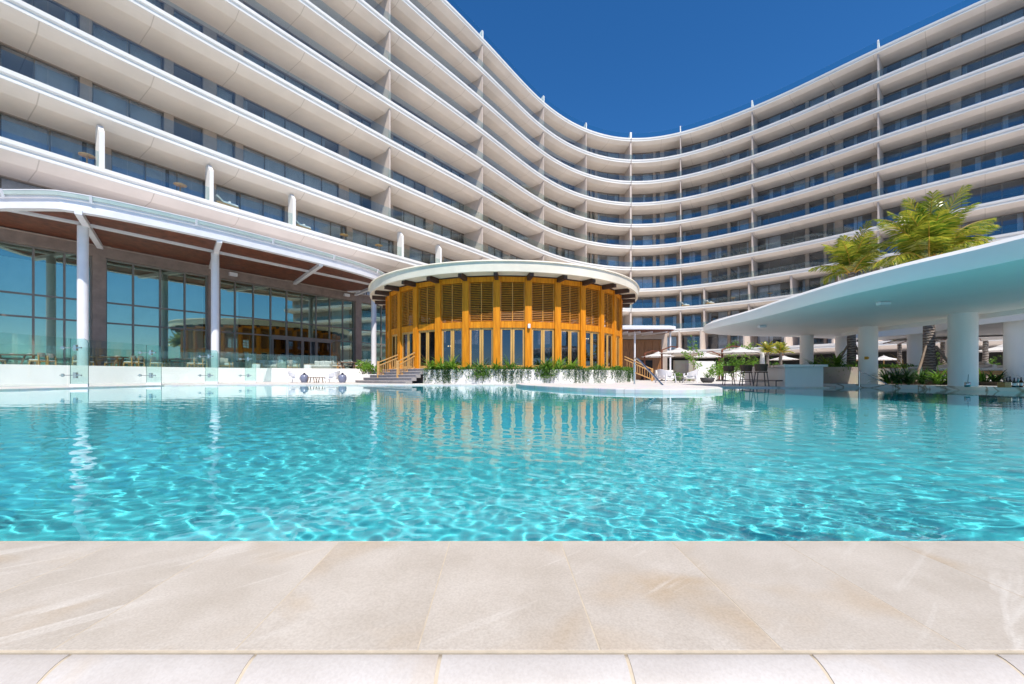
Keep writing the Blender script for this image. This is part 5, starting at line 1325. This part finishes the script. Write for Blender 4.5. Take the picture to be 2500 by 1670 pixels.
mb = MB(); mb.lathe([(.001, 0), (.26, 0), (.40, .12), (.46, .34), (.44, .34), (.001, .30)], n=28); mb.build('bowl', M['greybowl'], t)
o = strappy(70, .75, .02, 1.6, 88, 1.5, .8).build('grass', M['leaf'], t); o.location = (0, 0, .3)
def mk_bed(label):
    t = thing('daybed', label, 'daybed'); b_ = MB(); b_.box((0, 0, .25), (2.0, .9, .18)); b_.build('base', M['teak'], t, bevel=.02)
    b_ = MB(); b_.box((.25, 0, .42), (1.4, .86, .14)); b_.build('mattress', M['whitecushion'], t, bevel=.04)
    b_ = MB(); b_.box((-.68, 0, .58), (.75, .86, .14), M=Matrix.Rotation(R(32), 4, 'Y')); b_.build('backrest', M['cushion'], t, bevel=.04)
    b_ = MB(); b_.tube([(.2, -.35, .54), (.2, .35, .54)], .10, 12); b_.build('rolled_towel', M['whitecushion'], t); return t
db = Kind(mk_bed)
for px, y, rz, lb in ((2296, 19.6, -10, 'daybed with white towel right of the large palm trunk'), (2398, 19.2, -8, 'daybed with raised back right of the widest round column'), (2440, 20.4, -8, 'daybed with bluish towel behind the bar bottles')):
    db.put((PX(px, y), y, DECK + .35), R(rz), lb, 'daybeds beyond the bar')
# pavilion interior seen through the doors
for px, y, rz, lb in ((1336, 26.4, 90, 'teak chair inside the pavilion, behind the doors right of the lamp'), (1296 + 4, 27.6, -80, 'teak chair inside the pavilion, behind the lamp post'), (1196, 26.6, 100, 'teak chair inside the pavilion, behind the central left doors'), (1256, 27.0, 80, 'teak chair inside the pavilion, behind the central doors')):
    ch.put((PX(px, y), y, TERR), R(rz), lb, 'chairs inside the pavilion')
tbk.put((PX(1310, 26.9), 26.9, TERR), R(5), 'table inside the pavilion behind the doors right of the lamp', 'tables inside the pavilion', (.6, .9, 1)); tbk.put((PX(1222, 27.2), 27.2, TERR), R(5), 'table inside the pavilion behind the central doors', 'tables inside the pavilion', (.6, .9, 1))
for px, y, pz, lb in ((1100, 29.5, 845, 'glowing pendant lamp seen through the doors left of centre in the pavilion'), (1436, 29.0, 827, 'glowing pendant lamp seen through the right doors of the pavilion')):
    t = thing('pendant_lamp', lb, 'lamp', (PX(px, y), y, PZ(pz, y)), 0, 'pendant lamps in the pavilion')
    for dx in (-.16, 0, .16):
        mb = MB(); mb.lathe([(.001, -.05), (.035, -.03), (.045, 0), (.03, .04), (.001, .05)], (dx, 0, 0), 12); mb.build('bulb', M['bulb'], t)
    mb = MB(); mb.box((0, 0, .07), (.5, .06, .03)); mb.tube([(0, 0, .07), (0, 0, EYE + 5.94 - PZ(pz, y))], .008, 6); mb.build('hanger', M['darkframe'], t)
# balcony furniture on the lowest tiers
def mk_btab(label):
    t = thing('balcony_table', label, 'table'); mb = MB(); mb.lathe([(.001, .98), (.5, .98), (.5, 1.03), (.001, 1.03)], n=24); mb.build('tabletop', M['teak'], t)
    mb = MB(); mb.tube([(0, 0, 0), (0, 0, 1.0)], .05, 8); mb.lathe([(.001, 0), (.3, 0), (.3, .03), (.001, .03)], n=16); mb.build('pedestal', M['teak'], t); return t
bt_ = Kind(mk_btab)
def bal(px, n, o_): s = s_at(offset(FRONT, o_), px); x, y, nx, ny = pt(offset(FRONT, o_), s); return (x, y, htop(n))
for px, n, lb in ((212, 3, 'round teak balcony table left of the first low white fin'), (440, 3, 'round teak balcony table in front of the curtained window left of the second fin'), (840, 3, 'round teak balcony table above the canopy, near its far end'), (925, 3, 'round teak balcony table left of the fourth low fin'), (1790, 3, 'round teak balcony table on the right wing, left of the thin fin'), (1880, 3, 'round teak balcony table on the right wing above the white roof tip')):
    bt_.put(bal(px, n, -.85), 0, lb, 'round tables on the low balconies', .78)
for px, n, rz, lb in ((552, 3, 60, 'white sun lounger on the balcony right of the second low fin'), (735, 3, 60, 'pale sun lounger on the balcony right of the third low fin'), (1672, 3, 10, 'pale sun lounger on the right wing balcony next to the tall fin'), (1733, 3, 10, 'pale sun lounger on the right wing balcony, second from the tall fin')):
    db.put(bal(px, n, -.8), R(rz), lb, 'sun loungers on the low balconies', (.8, .75, .95))
